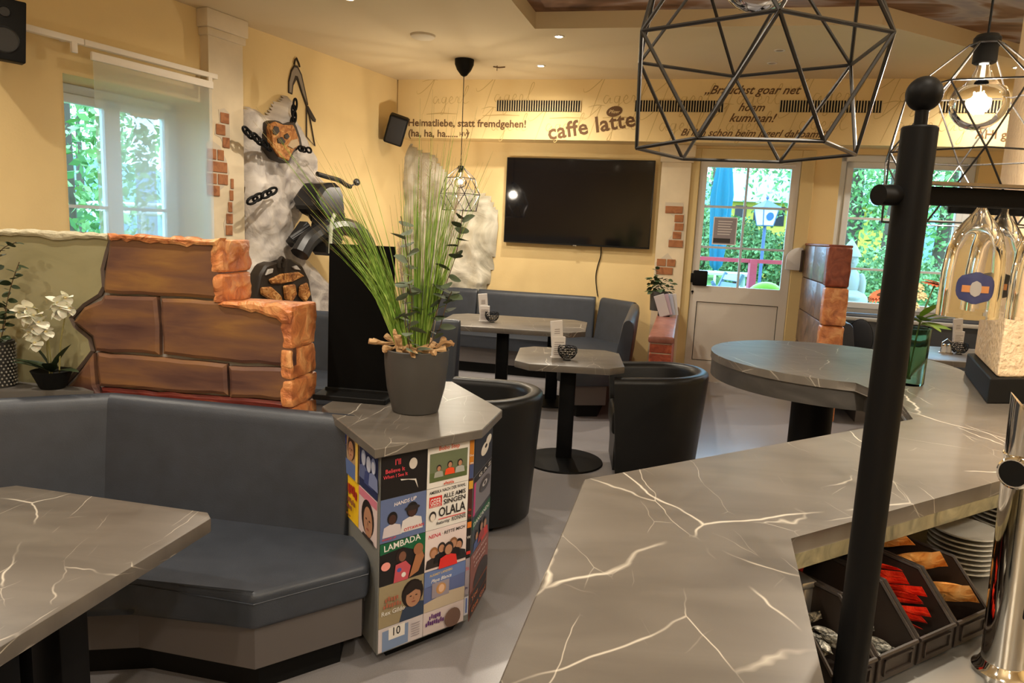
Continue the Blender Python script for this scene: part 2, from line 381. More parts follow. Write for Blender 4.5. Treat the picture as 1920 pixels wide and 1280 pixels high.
# ------------------------------------------------------------------ window in left wall
WFR = mat('white_window_frame', (.72, .74, .76), .4)
def window(name, label, F, W, depth, cols, rows, fw=.07, kind='structure'):
    w_ = thing(name, label, 'window', kind=kind); place(w_, F)
    a, b, c, d = W
    mb = MB()
    for bx in ((a, a+fw, c, d), (b-fw, b, c, d), (a, b, c, c+fw), (a, b, d-fw, d)): mb.box(bx[0], bx[1], depth, depth+.08, bx[2], bx[3], .006, 1)
    mb.build('window_frame', WFR, w_)
    n = len(cols)-1
    for i in range(n):
        x0, x1 = cols[i], cols[i+1]; sf = .065
        mb = MB()
        for bx in ((x0, x0+sf, c+fw, d-fw), (x1-sf, x1, c+fw, d-fw), (x0, x1, c+fw, c+fw+sf), (x0, x1, d-fw-sf, d-fw)): mb.box(bx[0], bx[1], depth-.02, depth+.05, bx[2], bx[3], .006, 1)
        s_ = mb.build('sash', WFR, w_)
        zs = [c+fw+sf]+[r for r in rows]+[d-fw-sf]
        for r in rows:
            q = MB(); q.box(x0+sf, x1-sf, depth-.005, depth+.035, r-.012, r+.012); q.build('glazing_bar', WFR, s_, smooth=0)
        for j in range(len(zs)-1):
            q = MB(); q.box(x0+sf-.005, x1-sf+.005, depth+.012, depth+.016, zs[j], zs[j+1]); q.build('pane', PANE, s_, smooth=0)
    return w_
window('window_1', 'white two-sash window behind the sheer blind', LW, W1, .36, [W1[0]+.07, -1.23, W1[1]-.07], [1.62])
window('window_2', 'white garden window beside the door, behind the black pole', BW, W2, .08, [W2[0]+.07, 1.78, W2[1]-.07], [1.35, 1.88])
mb = MB(); mb.box(W1[0]-.02, W1[1]+.02, -.06, .36, .91, .95, .008); place(mb.build('trim_3', WHITE, smooth=40, label='white sill board under the blind', cat='window sill', kind='structure'), LW)

# rail and panel blind
RAILM = mat('white_rail', (.80, .72, .60), .5)
rl = thing('curtain_rail', 'long white curtain rail fixed along the left wall', 'curtain rail'); place(rl, LW)
mb = MB(); mb.box(-3.6, -1.76, -.14, -.09, 2.685, 2.725, .006); mb.build('rail_section', RAILM, rl)
mb = MB(); mb.box(-1.755, -.64, -.14, -.09, 2.685, 2.725, .006); mb.build('rail_section', RAILM, rl)
for s_ in (-3.2, -1.83, -.72):
    mb = MB(); mb.box(s_-.012, s_+.012, -.135, 0, 2.70, 2.722); mb.box(s_-.02, s_+.02, -.145, -.12, 2.62, 2.69, .004); mb.build('rail_bracket', RAILM, rl)
SHEER = cloth_mat('sheer_blind_cloth', (.66, .66, .64), .52)
SHEERB = cloth_mat('sheer_brown_cloth', (.34, .26, .18), .35)
bl = thing('panel_blind', 'sheer grey panel blind hanging in front of the left window', 'blind'); place(bl, LW)
mb = MB(); mb.box(-1.72, -.70, -.155, -.13, 2.60, 2.655, .005); mb.build('header_bar', RAILM, bl)
def sheet(s0, s1, z0, z1, y, amp, nx=24, nz=4):
    mb = MB(); vs = []; fs = []
    for j in range(nz+1):
        for i in range(nx+1):
            s_ = s0+(s1-s0)*i/nx; vs.append((s_, y+amp*math.sin(i*.9)*(1-j/nz*.5), z0+(z1-z0)*j/nz))
    for j in range(nz):
        for i in range(nx): q = j*(nx+1)+i; fs.append((q, q+1, q+nx+2, q+nx+1))
    mb.add(vs, fs); return mb
sheet(-1.71, -.71, .92, 2.60, -.145, .004).build('blind_cloth', SHEER, bl)
mb = MB(); mb.box(-1.715, -.705, -.152, -.138, .895, .92, .003); mb.build('bottom_bar', RAILM, bl)
cu = thing('sheer_curtain', 'narrow brown sheer curtain hanging between blind and window', 'curtain'); place(cu, LW)
sheet(-1.12, -.93, .97, 2.34, .25, .012).build('curtain_cloth', SHEERB, cu)
mb = MB(); mb.box(-1.14, -.91, .235, .265, 2.335, 2.36, .004); mb.build('curtain_header', RAILM, cu)

# ------------------------------------------------------------------ door
DOORM = mat('door_taupe_white', (.60, .55, .48), .5, var=.03, vscale=2)
dr = thing('door_1', 'pale garden door with six panes, black lock and a poster', 'door', kind='structure'); place(dr, BW)
DX0, DX1, DZ0, DZ1 = -.292, .735, .004, 2.44
GX0, GX1, GZ0, GZ1 = -.215, .650, 1.078, 2.365
mb = MB(); mb.box(DR[0], DR[1], .0, .28, 0, .004); mb.build('threshold', STEEL, dr, smooth=0)
mb = MB(); mb.box(DX0, DX1, .056, .10, 0, .03); mb.build('weather_strip', BLACKM, dr, smooth=0)
FRM = mat('door_frame_ochre', (.62, .47, .22), .6)
for bx in ((DR[0]-.09, DX0-.004, 0, 2.56), (DX1+.004, DR[1]+.10, 0, 2.56), (DX0-.004, DX1+.004, DZ1+.006, 2.56)):
    mb = MB(); mb.box(bx[0], bx[1], -.025, .12, bx[2], bx[3], .006, 1); mb.build('door_frame', FRM, dr)
for bx in ((DX0, GX0, DZ0, DZ1), (GX1, DX1, DZ0, DZ1), (GX0, GX1, GZ1, DZ1), (GX0, GX1, .90, GZ1*0+GZ0), (GX0, GX1, DZ0, .235)):
    mb = MB(); mb.box(bx[0], bx[1], 0, .055, bx[2], bx[3]); mb.build('door_stile', DOORM, dr, smooth=0)
mb = MB(); mb.box(GX0+.008, GX1-.008, .014, .045, .243, .892); mb.build('door_panel', DOORM, dr, smooth=0)
mb = MB(); mb.box(GX0, GX1, .045, .05, .23, .91); mb.build('panel_groove', mat('dark_groove', (.03, .025, .02), .9), dr, smooth=0)
BARM = mat('glazing_bar_paint', (.50, .54, .58), .5)
for bx in ((DX0-.03, DX0+.012, 0, DZ1+.03), (DX1-.012, DX1+.03, 0, DZ1+.03), (DX0, DX1, DZ1-.012, DZ1+.03)):
    mb = MB(); mb.box(bx[0], bx[1], .058, .11, bx[2], bx[3]); mb.build('door_stop', FRM, dr, smooth=0)
gx = (GX0+GX1)/2-.01; gz = [GZ0, 1.505, 1.945, GZ1]
mb = MB(); mb.box(gx-.012, gx+.012, .005, .05, GZ0, GZ1); mb.build('glazing_bar', BARM, dr, smooth=0)
for z in gz[1:3]:
    mb = MB(); mb.box(GX0, GX1, .006, .049, z-.012, z+.012); mb.build('glazing_bar', BARM, dr, smooth=0)
for j in range(3):
    for x0, x1 in ((GX0, gx), (gx, GX1)):
        mb = MB(); mb.box(x0, x1, .026, .030, gz[j], gz[j+1]); mb.build('pane', PANE, dr, smooth=0)
mb = MB(); mb.box(-.275, -.12, -.035, 0, 1.075, 1.245, .015, 3); mb.box(-.30, -.27, -.03, 0, 1.11, 1.21, .004); mb.build('lock_box', BLACK, dr)
mb = MB(); mb.lathe([(.014, 0), (.014, .004), (.006, .006)], 12, rot(rx=math.pi/2, loc=(-.268, 0, 1.005))); mb.box(-.272, -.264, -.006, 0, .975, 1.0); mb.build('keyhole', BLACK, dr)
mb = MB(); mb.box(.52, .68, -.03, 0, 2.385, 2.41, .004); mb.tube([(.53, -.03, 2.40), (.60, -.08, 2.425), (.70, -.03, 2.43)], .006, 6); mb.build('door_closer', WHITE, dr)
pz = bwp(0, (1339, 406), (1379, 460))
mb = MB(); mb.mi = 0; x0, x1, z1, z0 = pz[0][0], pz[1][0], pz[0][1], pz[1][1]
mb.box(x0, x1, .018, .022, z0, z1); mb.mi = 1; mb.add([(x0+.01, .0175, z0+.01), (x1-.01, .0175, z0+.01), (x1-.01, .0175, z1-.01), (x0+.01, .0175, z1-.01)], [(0, 1, 2, 3)])
mb.mi = 2; mb.add([(x0+.012, .017, z0+.02), (x1-.06, .017, z0+.02), (x1-.06, .017, z0+.07), (x0+.012, .017, z0+.07)], [(0, 1, 2, 3)])
mb.mi = 0
for k in range(6):
    zz = z1-.05-k*.028; mb.add([(x0+.05, .0168, zz), (x1-.05-.01*(k % 3), .0168, zz), (x1-.05-.01*(k % 3), .0168, zz+.008), (x0+.05, .0168, zz+.008)], [(0, 1, 2, 3)])
mb.build('poster', [PAPER, mat('poster_mauve', (.30, .26, .28), .6), mat('poster_black', (.04, .035, .035), .6)], dr, smooth=0, label='small mauve poster taped on the pane')
# white curved wall shield
sh = thing('wall_shield', 'white quarter-round panel with dark bar beside the garden door', 'wall fixture', BW.w(.79, -.03, 0), BW.ang)
pts = [(0, 1.31), (-.03, 1.31)] + [(-.03-.125*math.sin(t), 1.40+.15*math.sin(t*0)+.145*(1-math.cos(t*0))) for t in (0,)]
arc = [(.0+.0, 1.305), (-.115, 1.305), (-.115, 1.42)]+[(-.115+.13*(1-math.cos(a)), 1.42+.125*math.sin(a)) for a in [i*math.pi/16 for i in range(1, 9)]]+[(.05, 1.545), (.05, 1.305)]
mb = MB(); mb.prism(arc, -.03, 0, .006, axis='y'); mb.build('shield', mat('white_plastic', (.7, .68, .66), .4), sh)
mb = MB(); mb.box(.03, .06, -.035, .005, 1.29, 1.52, .004); mb.build('dark_bar', mat('dark_wood', (.05, .03, .02), .6), sh)

# ------------------------------------------------------------------ lettering and vents on the bulkhead
yl = BULK-.003
def wall_text(txt, x, z, size, shear=0, bold=0, rotz=0, mat_=INK, sp=1., name='lettering', label=None, align='LEFT'):
    v, f = glyphs(txt, size, shear, bold*size, sp, align)
    c, s = math.cos(rotz), math.sin(rotz)
    mb = MB(); mb.add([(x+a*c-b*s, yl, z+a*s+b*c) for a, b, _ in v], f)
    return mb.build(name, mat_, bulk, smooth=0, label=label)
def tw(px, py): return BW.at(px, py, BULK)
a = tw(765, 236); b = tw(986, 240); v, f = glyphs('Heimatliebe, statt fremdgehen!', 1, bold=.022); wd = max(p[0] for p in v)
S1 = (b[0]-a[0])/wd
wall_text('Heimatliebe, statt fremdgehen!', a[0], a[1], S1, bold=.022)
a = tw(765, 255.5); wall_text('(ha, ha, ha......', a[0], a[1], S1, bold=.022); a = tw(861, 255.5); wall_text('HW', a[0], a[1], S1*.62, bold=.008); a = tw(874, 255.5); wall_text(')', a[0], a[1], S1, bold=.022)
a = tw(1028, 262); b = tw(1192, 236); v, f = glyphs('caffe latte', 1, bold=.02, spacing=1.05); wd = max(p[0] for p in v)
wall_text('caffe latte', a[0], a[1], math.hypot(b[0]-a[0], b[1]-a[1])/wd, bold=.02, sp=1.05, rotz=math.atan2(b[1]-a[1], b[0]-a[0]))
c = tw(1152, 209); mb = MB()
pl = [(c[0]+.085*math.cos(t), c[1]+.055*math.sin(t)+.03*math.cos(t)*.4) for t in [i*2*math.pi/20 for i in range(20)]]; mb.add([(x, yl, z) for x, z in pl], [tuple(range(20))]); mb.build('coffee_bean_badge', INK, bulk, smooth=0)
v, f = glyphs('Pfizer', .05, shear=.3); MB().add([(c[0]-.06+a_, yl-.002, c[1]-.018+b_) for a_, b_, _ in v], f).build('badge_lettering', WALLP, bulk, smooth=0)
def fit_text(txt, p0, p1, shear, bold=0.):
    a = tw(*p0); b = tw(*p1); v, f = glyphs(txt, 1, shear, bold); wd = max(p[0] for p in v); wall_text(txt, a[0], a[1], (b[0]-a[0])/wd, shear, bold)
fit_text('\u201eBrauchst goar net', (1320, 176), (1502, 177), .45, .016)
fit_text('hoam', (1383, 208), (1434, 208), .45, .016); fit_text('kumman!', (1366, 228), (1456, 228), .45, .016)
fit_text('Bi llen schon beim Jagerl dahoam!\u201c', (1275, 254), (1552, 256), .45, .014)
fit_text('AHI gs', (1828, 259), (1896, 260), 0, .012)
# faint handwriting 'Jagerl' repeated
FAINT = mat('faint_ochre_script', (.50, .35, .14), .85)
STROKES = [[(-.35, .55), (-.3, .42), (-.1, .50), (.25, .80), (.45, 1.0), (.30, .6), (.10, 0), (-.05, -.42)], [(-.1, .93), (.25, 1.02), (.62, 1.0)],
           [(.62, .28), (.50, .30), (.42, .12), (.52, .02), (.66, .22), (.66, .05), (.76, .06)], [(1.0, .28), (.86, .27), (.82, .10), (.94, .06), (1.02, .28), (.92, -.35), (.78, -.40), (.98, -.05), (1.12, .08)],
           [(1.12, .10), (1.30, .22), (1.24, .32), (1.15, .15), (1.25, .02), (1.42, .12)], [(1.42, .12), (1.48, .30), (1.56, .26), (1.54, .08), (1.66, .06)], [(1.66, .06), (1.95, .55), (2.0, .75), (1.90, .68), (1.78, .2), (1.86, .03), (2.05, .12)]]
mbs = MB()
for st in STROKES: ribbon(mbs, spline([V((x, y)) for x, y in st], 6), .026)
word = None
for (px, py, sc) in [(795, 195, .26), (908, 192, .28), (1110, 195, .29), (1235, 196, .28), (1360, 196, .27), (1500, 192, .29), (1660, 192, .30), (905, 245, .25), (1005, 246, .26), (1105, 243, .25), (1215, 246, .28), (1340, 246, .27), (1475, 244, .28), (1655, 246, .28), (1750, 246, .27)]:
    p = tw(px, py)
    if word is None:
        word = mbs.build('faint_script', FAINT, bulk, smooth=0, label='faint ochre handwriting painted on the bulkhead'); o = word
    else: o = inst(word, bulk)
    o.location = (p[0], yl+.0015, p[1]); o.scale = (sc, 1, sc)
for (px, py, L_) in [(800, 214, .36), (905, 217, .42), (1030, 222, .40), (1130, 221, .33)]:
    p = tw(px, py); mb = MB(); ribbon(mb, [V((0, 0)), V((L_*.5, .012)), V((L_, .006))], .012); o = mb.build('faint_underline', FAINT, bulk, smooth=0); o.location = (p[0], yl+.001, p[1])
VENTD = mat('vent_dark', (.008, .007, .007), .9); VENTS = mat('vent_slat_cream', (.62, .50, .28), .6)
for i, (x0, x1, lab) in enumerate([(932, 1088, 'slatted air vent above the caffe latte lettering'), (1191, 1356, 'slatted air vent left of the brown script verse'), (1463, 1652, 'slatted air vent right of the brown script verse'), (1768, 1898, 'slatted air vent behind the lit globe lamp')]):
    a = tw(x0, 188); b = tw(x1, 209); L_ = b[0]-a[0]; h = .115
    v_ = thing('air_vent', lab, 'vent', BW.w(a[0], BULK, a[1]-h), BW.ang, 'bulkhead air vents')
    mb = MB(); mb.box(0, L_, -.004, 0, 0, h); mb.build('vent_recess', VENTD, v_, smooth=0)
    ns = int(L_/.027); proto = None
    for k in range(ns+1):
        x = k*L_/ns
        if proto is None:
            mb = MB(); mb.box(-.0045, .0045, -.016, -.002, .002, h-.002); proto = mb.build('vent_slat', VENTS, v_, smooth=0); proto.location = (x, 0, 0)
        else: inst(proto, v_, (x, 0, 0))
# ------------------------------------------------------------------ ceiling fixtures and their light
EMITL = mat('lit_lens', (1, .9, .7), .4, emit=(1, .85, .6), estr=25)
LENSOFF = mat('unlit_lens', (.25, .2, .16), .3)
RINGM = mat('downlight_ring', (.62, .55, .45), .4)
def downlight(x, y, lab, lit=True, power=30, size=math.radians(165)):
    d = thing('ceiling_spotlight', lab, 'ceiling light', (x, y, CEIL), 0, 'recessed ceiling spotlights')
    mb = MB(); mb.lathe([(.030, -.002), (.032, -.006), (.045, -.006), (.048, 0)], 20, cap=False); mb.build('trim_ring', RINGM, d)
    mb = MB(); mb.lathe([(0.0001, -.003), (.031, -.0035)], 20, cap=False); mb.build('lens', EMITL if lit else LENSOFF, d)
    if lit and power:
        l = bpy.data.lights.new('spotlight_light', 'SPOT'); l.energy = power; l.color = WARM; l.spot_size = size; l.spot_blend = 1.0; l.shadow_soft_size = .03
        lo = bpy.data.objects.new('spotlight_light', l); COL.objects.link(lo); lo.parent = d; lo.location = (0, 0, -.02)
for px, py, lab, lit in [(1048, 68, 'lit ceiling spotlight nearest the recess edge', 1), (1014, 123, 'lit ceiling spotlight near the back bulkhead, right of the black ceiling cup', 1), (1462, 94, 'unlit ceiling spotlight seen high through the near wire cage, topmost of three', 0),
                    (1448, 118, 'unlit ceiling spotlight seen through the near wire cage, middle of three', 0), (1438, 137, 'unlit ceiling spotlight seen through the near wire cage, lowest of three', 0), (1908, 126, 'lit ceiling spotlight at the right edge beside the pillar', 1), (655, -3, 'lit ceiling spotlight at the top edge, left of centre', 1)]:
    p = onz(px, py, CEIL); downlight(p.x, p.y, lab, lit, 54)
for i, (x, y) in enumerate([(-3.0, 3.2), (-1.4, 2.2), (-2.6, .6), (0.6, .4), (2.9, .6), (-.9, .2), (3.6, 3.3), (1.0, -1.4), (-2.2, -1.4)]):  # unseen spotlights, added to raise the general brightness of the room
    downlight(x, y, 'added fill spotlight out of the picture, '+['above the corner bench', 'above the near table', 'left behind the camera', 'above the bar tap', 'right behind the bar', 'above the bar corner', 'beside the pillar', 'at the rear wall right', 'at the rear wall left'][i], True, 52 if i < 3 else 34)
p = onz(793, 66, CEIL); mb = MB(); mb.lathe([(.0001, -.028), (.09, -.026), (.105, -.016), (.11, 0)], 28); o = mb.build('ceiling_disc', mat('disc_cream', (.62, .52, .36), .7), label='flat round cream cover on the ceiling left of the spotlights', cat='ceiling cover'); o.location = (p.x, p.y, CEIL)
p = onz(936, 124, CEIL); mb = MB(); mb.tube([(-.06, 0, -.008), (0, .02, -.01), (.06, 0, -.006)], .006, 6); mb.tube([(-.02, -.02, 0), (-.02, -.02, -.05)], .004, 6); o = mb.build('ceiling_hook', INK, label='small brown hook in the ceiling behind the black ceiling cup', cat='hook'); o.location = (p.x, p.y, CEIL)

# ------------------------------------------------------------------ wire cage pendants
BULBG = glass_mat('bulb_glass', (.99, .98, .96))
FILA = mat('glowing_filament', (1, .8, .5), .5, emit=(1, .78, .45), estr=60)
CAGE = mat('cage_wire', (.02, .018, .017), .35, .3)
def pendant(lab, x, y, ztop, sc, a0, lit, power, canopy_z, wire=.0032, cup=False, soft=.03):
    t = thing('cage_pendant_lamp', lab, 'pendant lamp', (x, y, ztop), a0, 'wire cage pendant lamps')
    mb = MB(); mb.tube([(0, 0, .0), (0, 0, canopy_z-ztop)], .003 if not cup else .004, 6); mb.build('cord', BLACKM, t)
    mb = MB(); mb.lathe([(.0001, .004), (.024, .004), (.03, -.004), (.03, -.02), (.026, -.026), (.0265, -.06), (.022, -.063), (.0001, -.063)], 20); mb.build('lamp_socket', BLACKM, t)
    if cup:
        z = canopy_z-ztop; mb = MB(); mb.lathe([(.012, z-.16), (.03, z-.15), (.07, z-.10), (.092, z-.05), (.095, z)], 24); mb.build('ceiling_cup', BLACKM, t)
    R = [(.036, -.018, 0), (.165*sc, -.13*sc, 0), (.225*sc, -.30*sc, 30), (.190*sc, -.475*sc, 0)]
    rings = [[V((r*math.cos(math.radians(60*k+ph)), r*math.sin(math.radians(60*k+ph)), z)) for k in range(6)] for r, z, ph in R]
    for q in range(4):
        mb = MB(); mb.tube([rings[q][k % 6] for k in range(6)], wire, 6, closed=True) if q == 0 else [mb.tube([rings[q][k], rings[q][(k+1) % 6]], wire, 6) for k in range(6)]
        mb.build('cage_ring', CAGE, t)
    for k in range(6):
        mb = MB(); mb.tube([rings[0][k], rings[1][k]], wire, 6); mb.build('cage_strut', CAGE, t)
        for (A, B, kk) in ((1, 2, 0), (1, 2, -1), (2, 3, 0), (2, 3, 1)):
            mb = MB(); mb.tube([rings[A][k], rings[B][(k+kk) % 6]], wire, 6); mb.build('cage_strut', CAGE, t)
    b = .065 if sc > .9 else .06
    prof = [(.014, -.060), (.016, -.075), (.024, -.095), (.045, -.118)]+[(b*math.cos(a), -.155-b*math.sin(a)) for a in [-.55+i*.26 for i in range(8)]]+[(.0001, -.155-b)]
    mb = MB(); mb.lathe(prof, 28); mb.build('bulb', BULBG, t, smooth=60)
    mb = MB(); mb.lathe([(.004, -.06), (.006, -.10), (.010, -.105), (.003, -.11)], 10); mb.tube([(0, 0, -.11), (.006, 0, -.15)], .0012, 4); mb.build('stem', mat('bulb_stem', (.7, .65, .55), .3), t)
    mb = MB(); mb.ell((0, 0, -.155), .019, .019, .026, 14, 10); mb.build('glowing_core', FILA if lit else STEEL, t)
    fl = [(.012*math.cos(i*1.05), .012*math.sin(i*1.05), -.130-.05*(i % 2)) for i in range(13)]
    mb = MB(); mb.tube(fl, .0022, 5); mb.build('filament', FILA if lit else STEEL, t)
    if lit:
        l = bpy.data.lights.new('bulb_light', 'POINT'); l.energy = power; l.color = WARM; l.shadow_soft_size = soft
        lo = bpy.data.objects.new('bulb_light', l); COL.objects.link(lo); lo.parent = t; lo.location = (0, 0, -.155)
    return t
f_ = onz(872, 121, CEIL)+V((.01, -.22, 0))
pendant('lit wire cage pendant hanging far back before the yellow wall', f_.x, f_.y, 2.20, .92, .3, True, 37, CEIL, .004, True)
q = ony(1850, 85, 1.85)
pendant('lit globe bulb in a wire cage hanging beside the pillar', q.x, q.y, q.z+.02, .95, .62, True, 38, CEIL, .0022)
q = ony(1412, 92, 1.2)
pendant('large near wire cage pendant over the bar counter', q.x, q.y, q.z+.27, .90, -.15, False, 14, CEIL+.13, .0030)
pendant('added wire cage fill pendant over the bar shelf, right of the picture', 2.6, .5, 2.75, .95, .2, True, 45, CEIL, .0024, True)  # unseen lamp, added to throw more light sideways onto the walls
pendant('added wire cage fill pendant behind the bar, out of the picture', -.2, -1.5, 2.7, .95, .5, True, 50, CEIL, .0024, True)  # another unseen lamp, added as fill from behind the camera
# ------------------------------------------------------------------ benches
def back_profile(z0, z1, lean=.07, th=.11):
    # closed (y, z) outline of an upholstered backrest, front at y = 0 at the seat
    pts = [(0, z0), (lean*.55, z0+(z1-z0)*.55), (lean*.95, z1-.06)]
    for i in range(1, 8):
        a = math.pi*i/8; pts.append((lean*.95+.05*(1-math.cos(a)), z1-.06+.06*math.sin(a)))
    pts += [(lean+.10, z1-.10), (th+.03, z0)]
    return pts
def backrest(t, x0, x1, z0, z1, name='backrest', M=None, mat_=LEATHER):
    pr = back_profile(z0, z1); n = 8; vs = []; fs = []; k = len(pr)
    cy = sum(p[0] for p in pr)/k; cz = sum(p[1] for p in pr)/k
    xs = [(x0, .86), (x0+.008, .95), (x0+.03, 1), (x1-.03, 1), (x1-.008, .95), (x1, .86)]
    for x, s_ in xs:
        for y, z in pr: vs.append((x, cy+(y-cy)*s_, cz+(z-cz)*(1-(1-s_)*.25)))
    for i in range(len(xs)-1):
        for j in range(k): fs.append((i*k+j, i*k+(j+1) % k, (i+1)*k+(j+1) % k, (i+1)*k+j))
    fs.append(tuple(range(k))[::-1]); fs.append(tuple((len(xs)-1)*k+j for j in range(k)))
    mb = MB(); mb.add(vs, fs, M); return mb.build(name, mat_, t, smooth=50)
def cushion(t, poly, z0, z1, name='seat', mat_=LEATHER):
    mb = MB(); mb.prism(poly, z0, z1, .022, 3); s_ = mb.build(name, mat_, t, smooth=60)
    return s_
def offset_poly(poly, d):
    a = sum(poly[i][0]*poly[(i+1) % len(poly)][1]-poly[(i+1) % len(poly)][0]*poly[i][1] for i in range(len(poly)))
    if a < 0: poly = poly[::-1]
    out = []; n = len(poly)
    for i in range(n):
        p0, p1, p2 = V(poly[i-1]), V(poly[i]), V(poly[(i+1) % n]); e1 = (p1-p0).normalized(); e2 = (p2-p1).normalized()
        n1 = V((-e1.y, e1.x)); n2 = V((-e2.y, e2.x)); b = (n1+n2); b = b/max(.2, b.dot(n1)); out.append(tuple(p1+b*d))
    return out
# near bench: frame along the backrest front line (right end at origin)
A = V((-.614, 2.628, 0)); Bq = V((-1.64, 2.80, 0)); dirn = (A-Bq).normalized(); ang = math.atan2(dirn.y, dirn.x)
nb = thing('corner_bench', 'anthracite corner bench in front of the sandstone partition', 'bench', (A.x, A.y, 0), ang)
L1 = (A-Bq).length
backrest(nb, -L1-.055, .0, .37, .852)
Mseg = Matrix.Translation((-L1, 0, 0)) @ Matrix.Rotation(math.radians(36), 4, 'Z')
backrest(nb, -1.3, .055, .37, .852, 'backrest', Mseg)
inv = Matrix.Rotation(-ang, 3, 'Z')
def tol(t, x, y): 
    q = Matrix.Rotation(-t.rotation_euler.z, 3, 'Z') @ (V((x, y, 0))-t.location); return (q.x, q.y)
seatw = [(-.50, 2.62), (-.472, 2.389), (-.791, 2.15), (-1.226, 2.244), (-1.75, 2.15), (-2.3, 1.75), (-2.75, 2.15), (-1.70, 2.90)]
sp = [tol(nb, *p) for p in seatw]
st = cushion(nb, sp, .275, .405)
mb = MB(); e_ = [V((*p, .372)) for p in offset_poly(sp, -.001)]
mb.tube(e_, .0022, 5, closed=True); mb.build('seat_piping', LEATHER, st)
mb = MB(); mb.prism(offset_poly(sp, .02), .13, .277); mb.build('bench_base', BENCHBASE, nb, smooth=0)
mb = MB(); mb.prism(offset_poly(sp, .10), 0, .13); mb.build('toe_kick', BLACKM, nb, smooth=0)

# middle bench
mbch = thing('corner_bench', 'anthracite bench seen behind the potted grass, rounded backrest end', 'bench', (-.45, 5.46, 0), math.radians(-8))
backrest(mbch, -1.25, .02, .40, .885); backrest(mbch, -1.95, -1.26, .40, .885)
sp = [(-1.95, .04), (.30, .06), (.60, -.20), (.56, -.42), (.25, -.56), (-1.95, -.56)]
cushion(mbch, sp, .29, .425)
mb = MB(); mb.prism(offset_poly(sp, .03), .12, .292); mb.build('bench_base', BENCHBASE, mbch, smooth=0)
mb = MB(); mb.prism(offset_poly(sp, .10), 0, .12); mb.build('toe_kick', BLACKM, mbch, smooth=0)

# back bench along the back wall with its angled right wing (frame = back wall)
bb = thing('corner_bench', 'long anthracite corner bench under the television', 'bench', BW.w(0, 0, 0), BW.ang)
def yb(y): return y
Mb = Matrix.Translation((0, -.21, 0))
backrest(bb, -2.72, -1.33, .40, .885, M=Mb); backrest(bb, -3.55, -2.73, .40, .885, M=Mb)
Mc = Matrix.Translation((-1.325, -.21, 0)) @ Matrix.Rotation(math.radians(-42), 4, 'Z'); backrest(bb, 0.0, .52, .40, .885, M=Mc)
Md = Matrix.Translation((-.97, -.56, 0)) @ Matrix.Rotation(math.radians(-88), 4, 'Z'); backrest(bb, .02, 1.62, .40, .885, M=Md)
sp = [(-3.55, -.17), (-1.2, -.17), (-.92, -.45), (-.92, -2.15), (-1.22, -2.28), (-1.40, -2.1), (-1.42, -1.05), (-1.62, -.74), (-3.55, -.74)]
cushion(bb, sp, .29, .425)
mb = MB(); mb.prism(offset_poly(sp, .03), .12, .292); mb.build('bench_base', BENCHBASE, bb, smooth=0)
mb = MB(); mb.prism(offset_poly(sp, .10), 0, .12); mb.build('toe_kick', BLACKM, bb, smooth=0)
# right bench under the garden window
rb = thing('corner_bench', 'anthracite bench under the garden window', 'bench', BW.w(0, 0, 0), BW.ang)
Mb = Matrix.Translation((0, -.24, 0)); backrest(rb, 1.1, 2.1, .40, .90, M=Mb); backrest(rb, 2.11, 3.5, .40, .90, M=Mb)
Mr = Matrix.Translation((1.22, -.3, 0)) @ Matrix.Rotation(math.radians(90), 4, 'Z'); backrest(rb, -1.0, -.02, .40, .90, M=Mr)
sp = [(1.22, -.2), (3.5, -.2), (3.5, -.8), (1.72, -.8), (1.72, -1.35), (1.22, -1.35)]
cushion(rb, sp, .29, .425); mb = MB(); mb.prism(offset_poly(sp, .03), .0, .292); mb.build('bench_base', BENCHBASE, rb, smooth=0)

cs = thing('cushion', 'dark cushion leaning on the window bench behind the sandstone partition', 'cushion', BW.w(1.42, -.42, .425), BW.ang)
mb = MB(); mb.ell((0, .06, .215), .13, .05, .215, 20, 12); c_ = mb.build('cushion_cover', mat('navy_cushion', (.02, .022, .03), .8), cs, smooth=70)
mb = MB(); mb.tube([V((.13*math.cos(a), .06, .215+.215*math.sin(a))) for a in [i*2*math.pi/30 for i in range(30)]], .005, 6, closed=True); mb.build('cushion_seam', BLACKM, cs)
# ------------------------------------------------------------------ tables
MAR = marble()
EDGEM = mat('laminate_edge', (.20, .175, .15), .5)
def table_top(t, poly, z0, z1, name='table_top'):
    mb = MB(); mb.prism(poly, z0, z1, .004, 2); return mb.build(name, MAR, t, smooth=30)
def chamf(w, d, c):
    return [(-w+c, -d), (w-c, -d), (w, -d+c), (w, d-c), (w-c, d), (-w+c, d), (-w, d-c), (-w, -d+c)]
def ped_table(lab, x, y, rz, w, d, c, z, group=None, base=.278, th=.045, posts=((0, 0),)):
    t = thing('pedestal_table', lab, 'table', (x, y, 0), rz)
    table_top(t, chamf(w, d, c), z-th, z)
    for px_, py_ in posts:
        mb = MB(); mb.box(px_-.055, px_+.055, py_-.04, py_+.04, .02, z-th, .012, 2); mb.build('table_column', BLACK, t)
        mb = MB(); mb.lathe([(.06, .035), (base*.5, .026), (base-.004, .012), (base, .004), (base, 0)][::-1], 40, rot(loc=(px_, py_, 0))); mb.build('table_base', BLACK, t)
        mb = MB(); mb.box(px_-.14, px_+.14, py_-.14, py_+.14, z-th-.006, z-th+.001); mb.build('mounting_plate', BLACK, t, smooth=0)
    return t
ped_table('small square pedestal table between the two tub chairs', .40, 4.90, math.radians(-4), .36, .36, .10, .75)
ped_table('long laminate table under the television with two black columns', .02, 6.62, math.radians(-7), .66, .47, .13, .75, posts=((-.1, -.05), (.36, .1)), base=.26)
ped_table('dark table in front of the garden window bench', 3.85, 5.85, math.radians(-8), .62, .42, .10, .75)
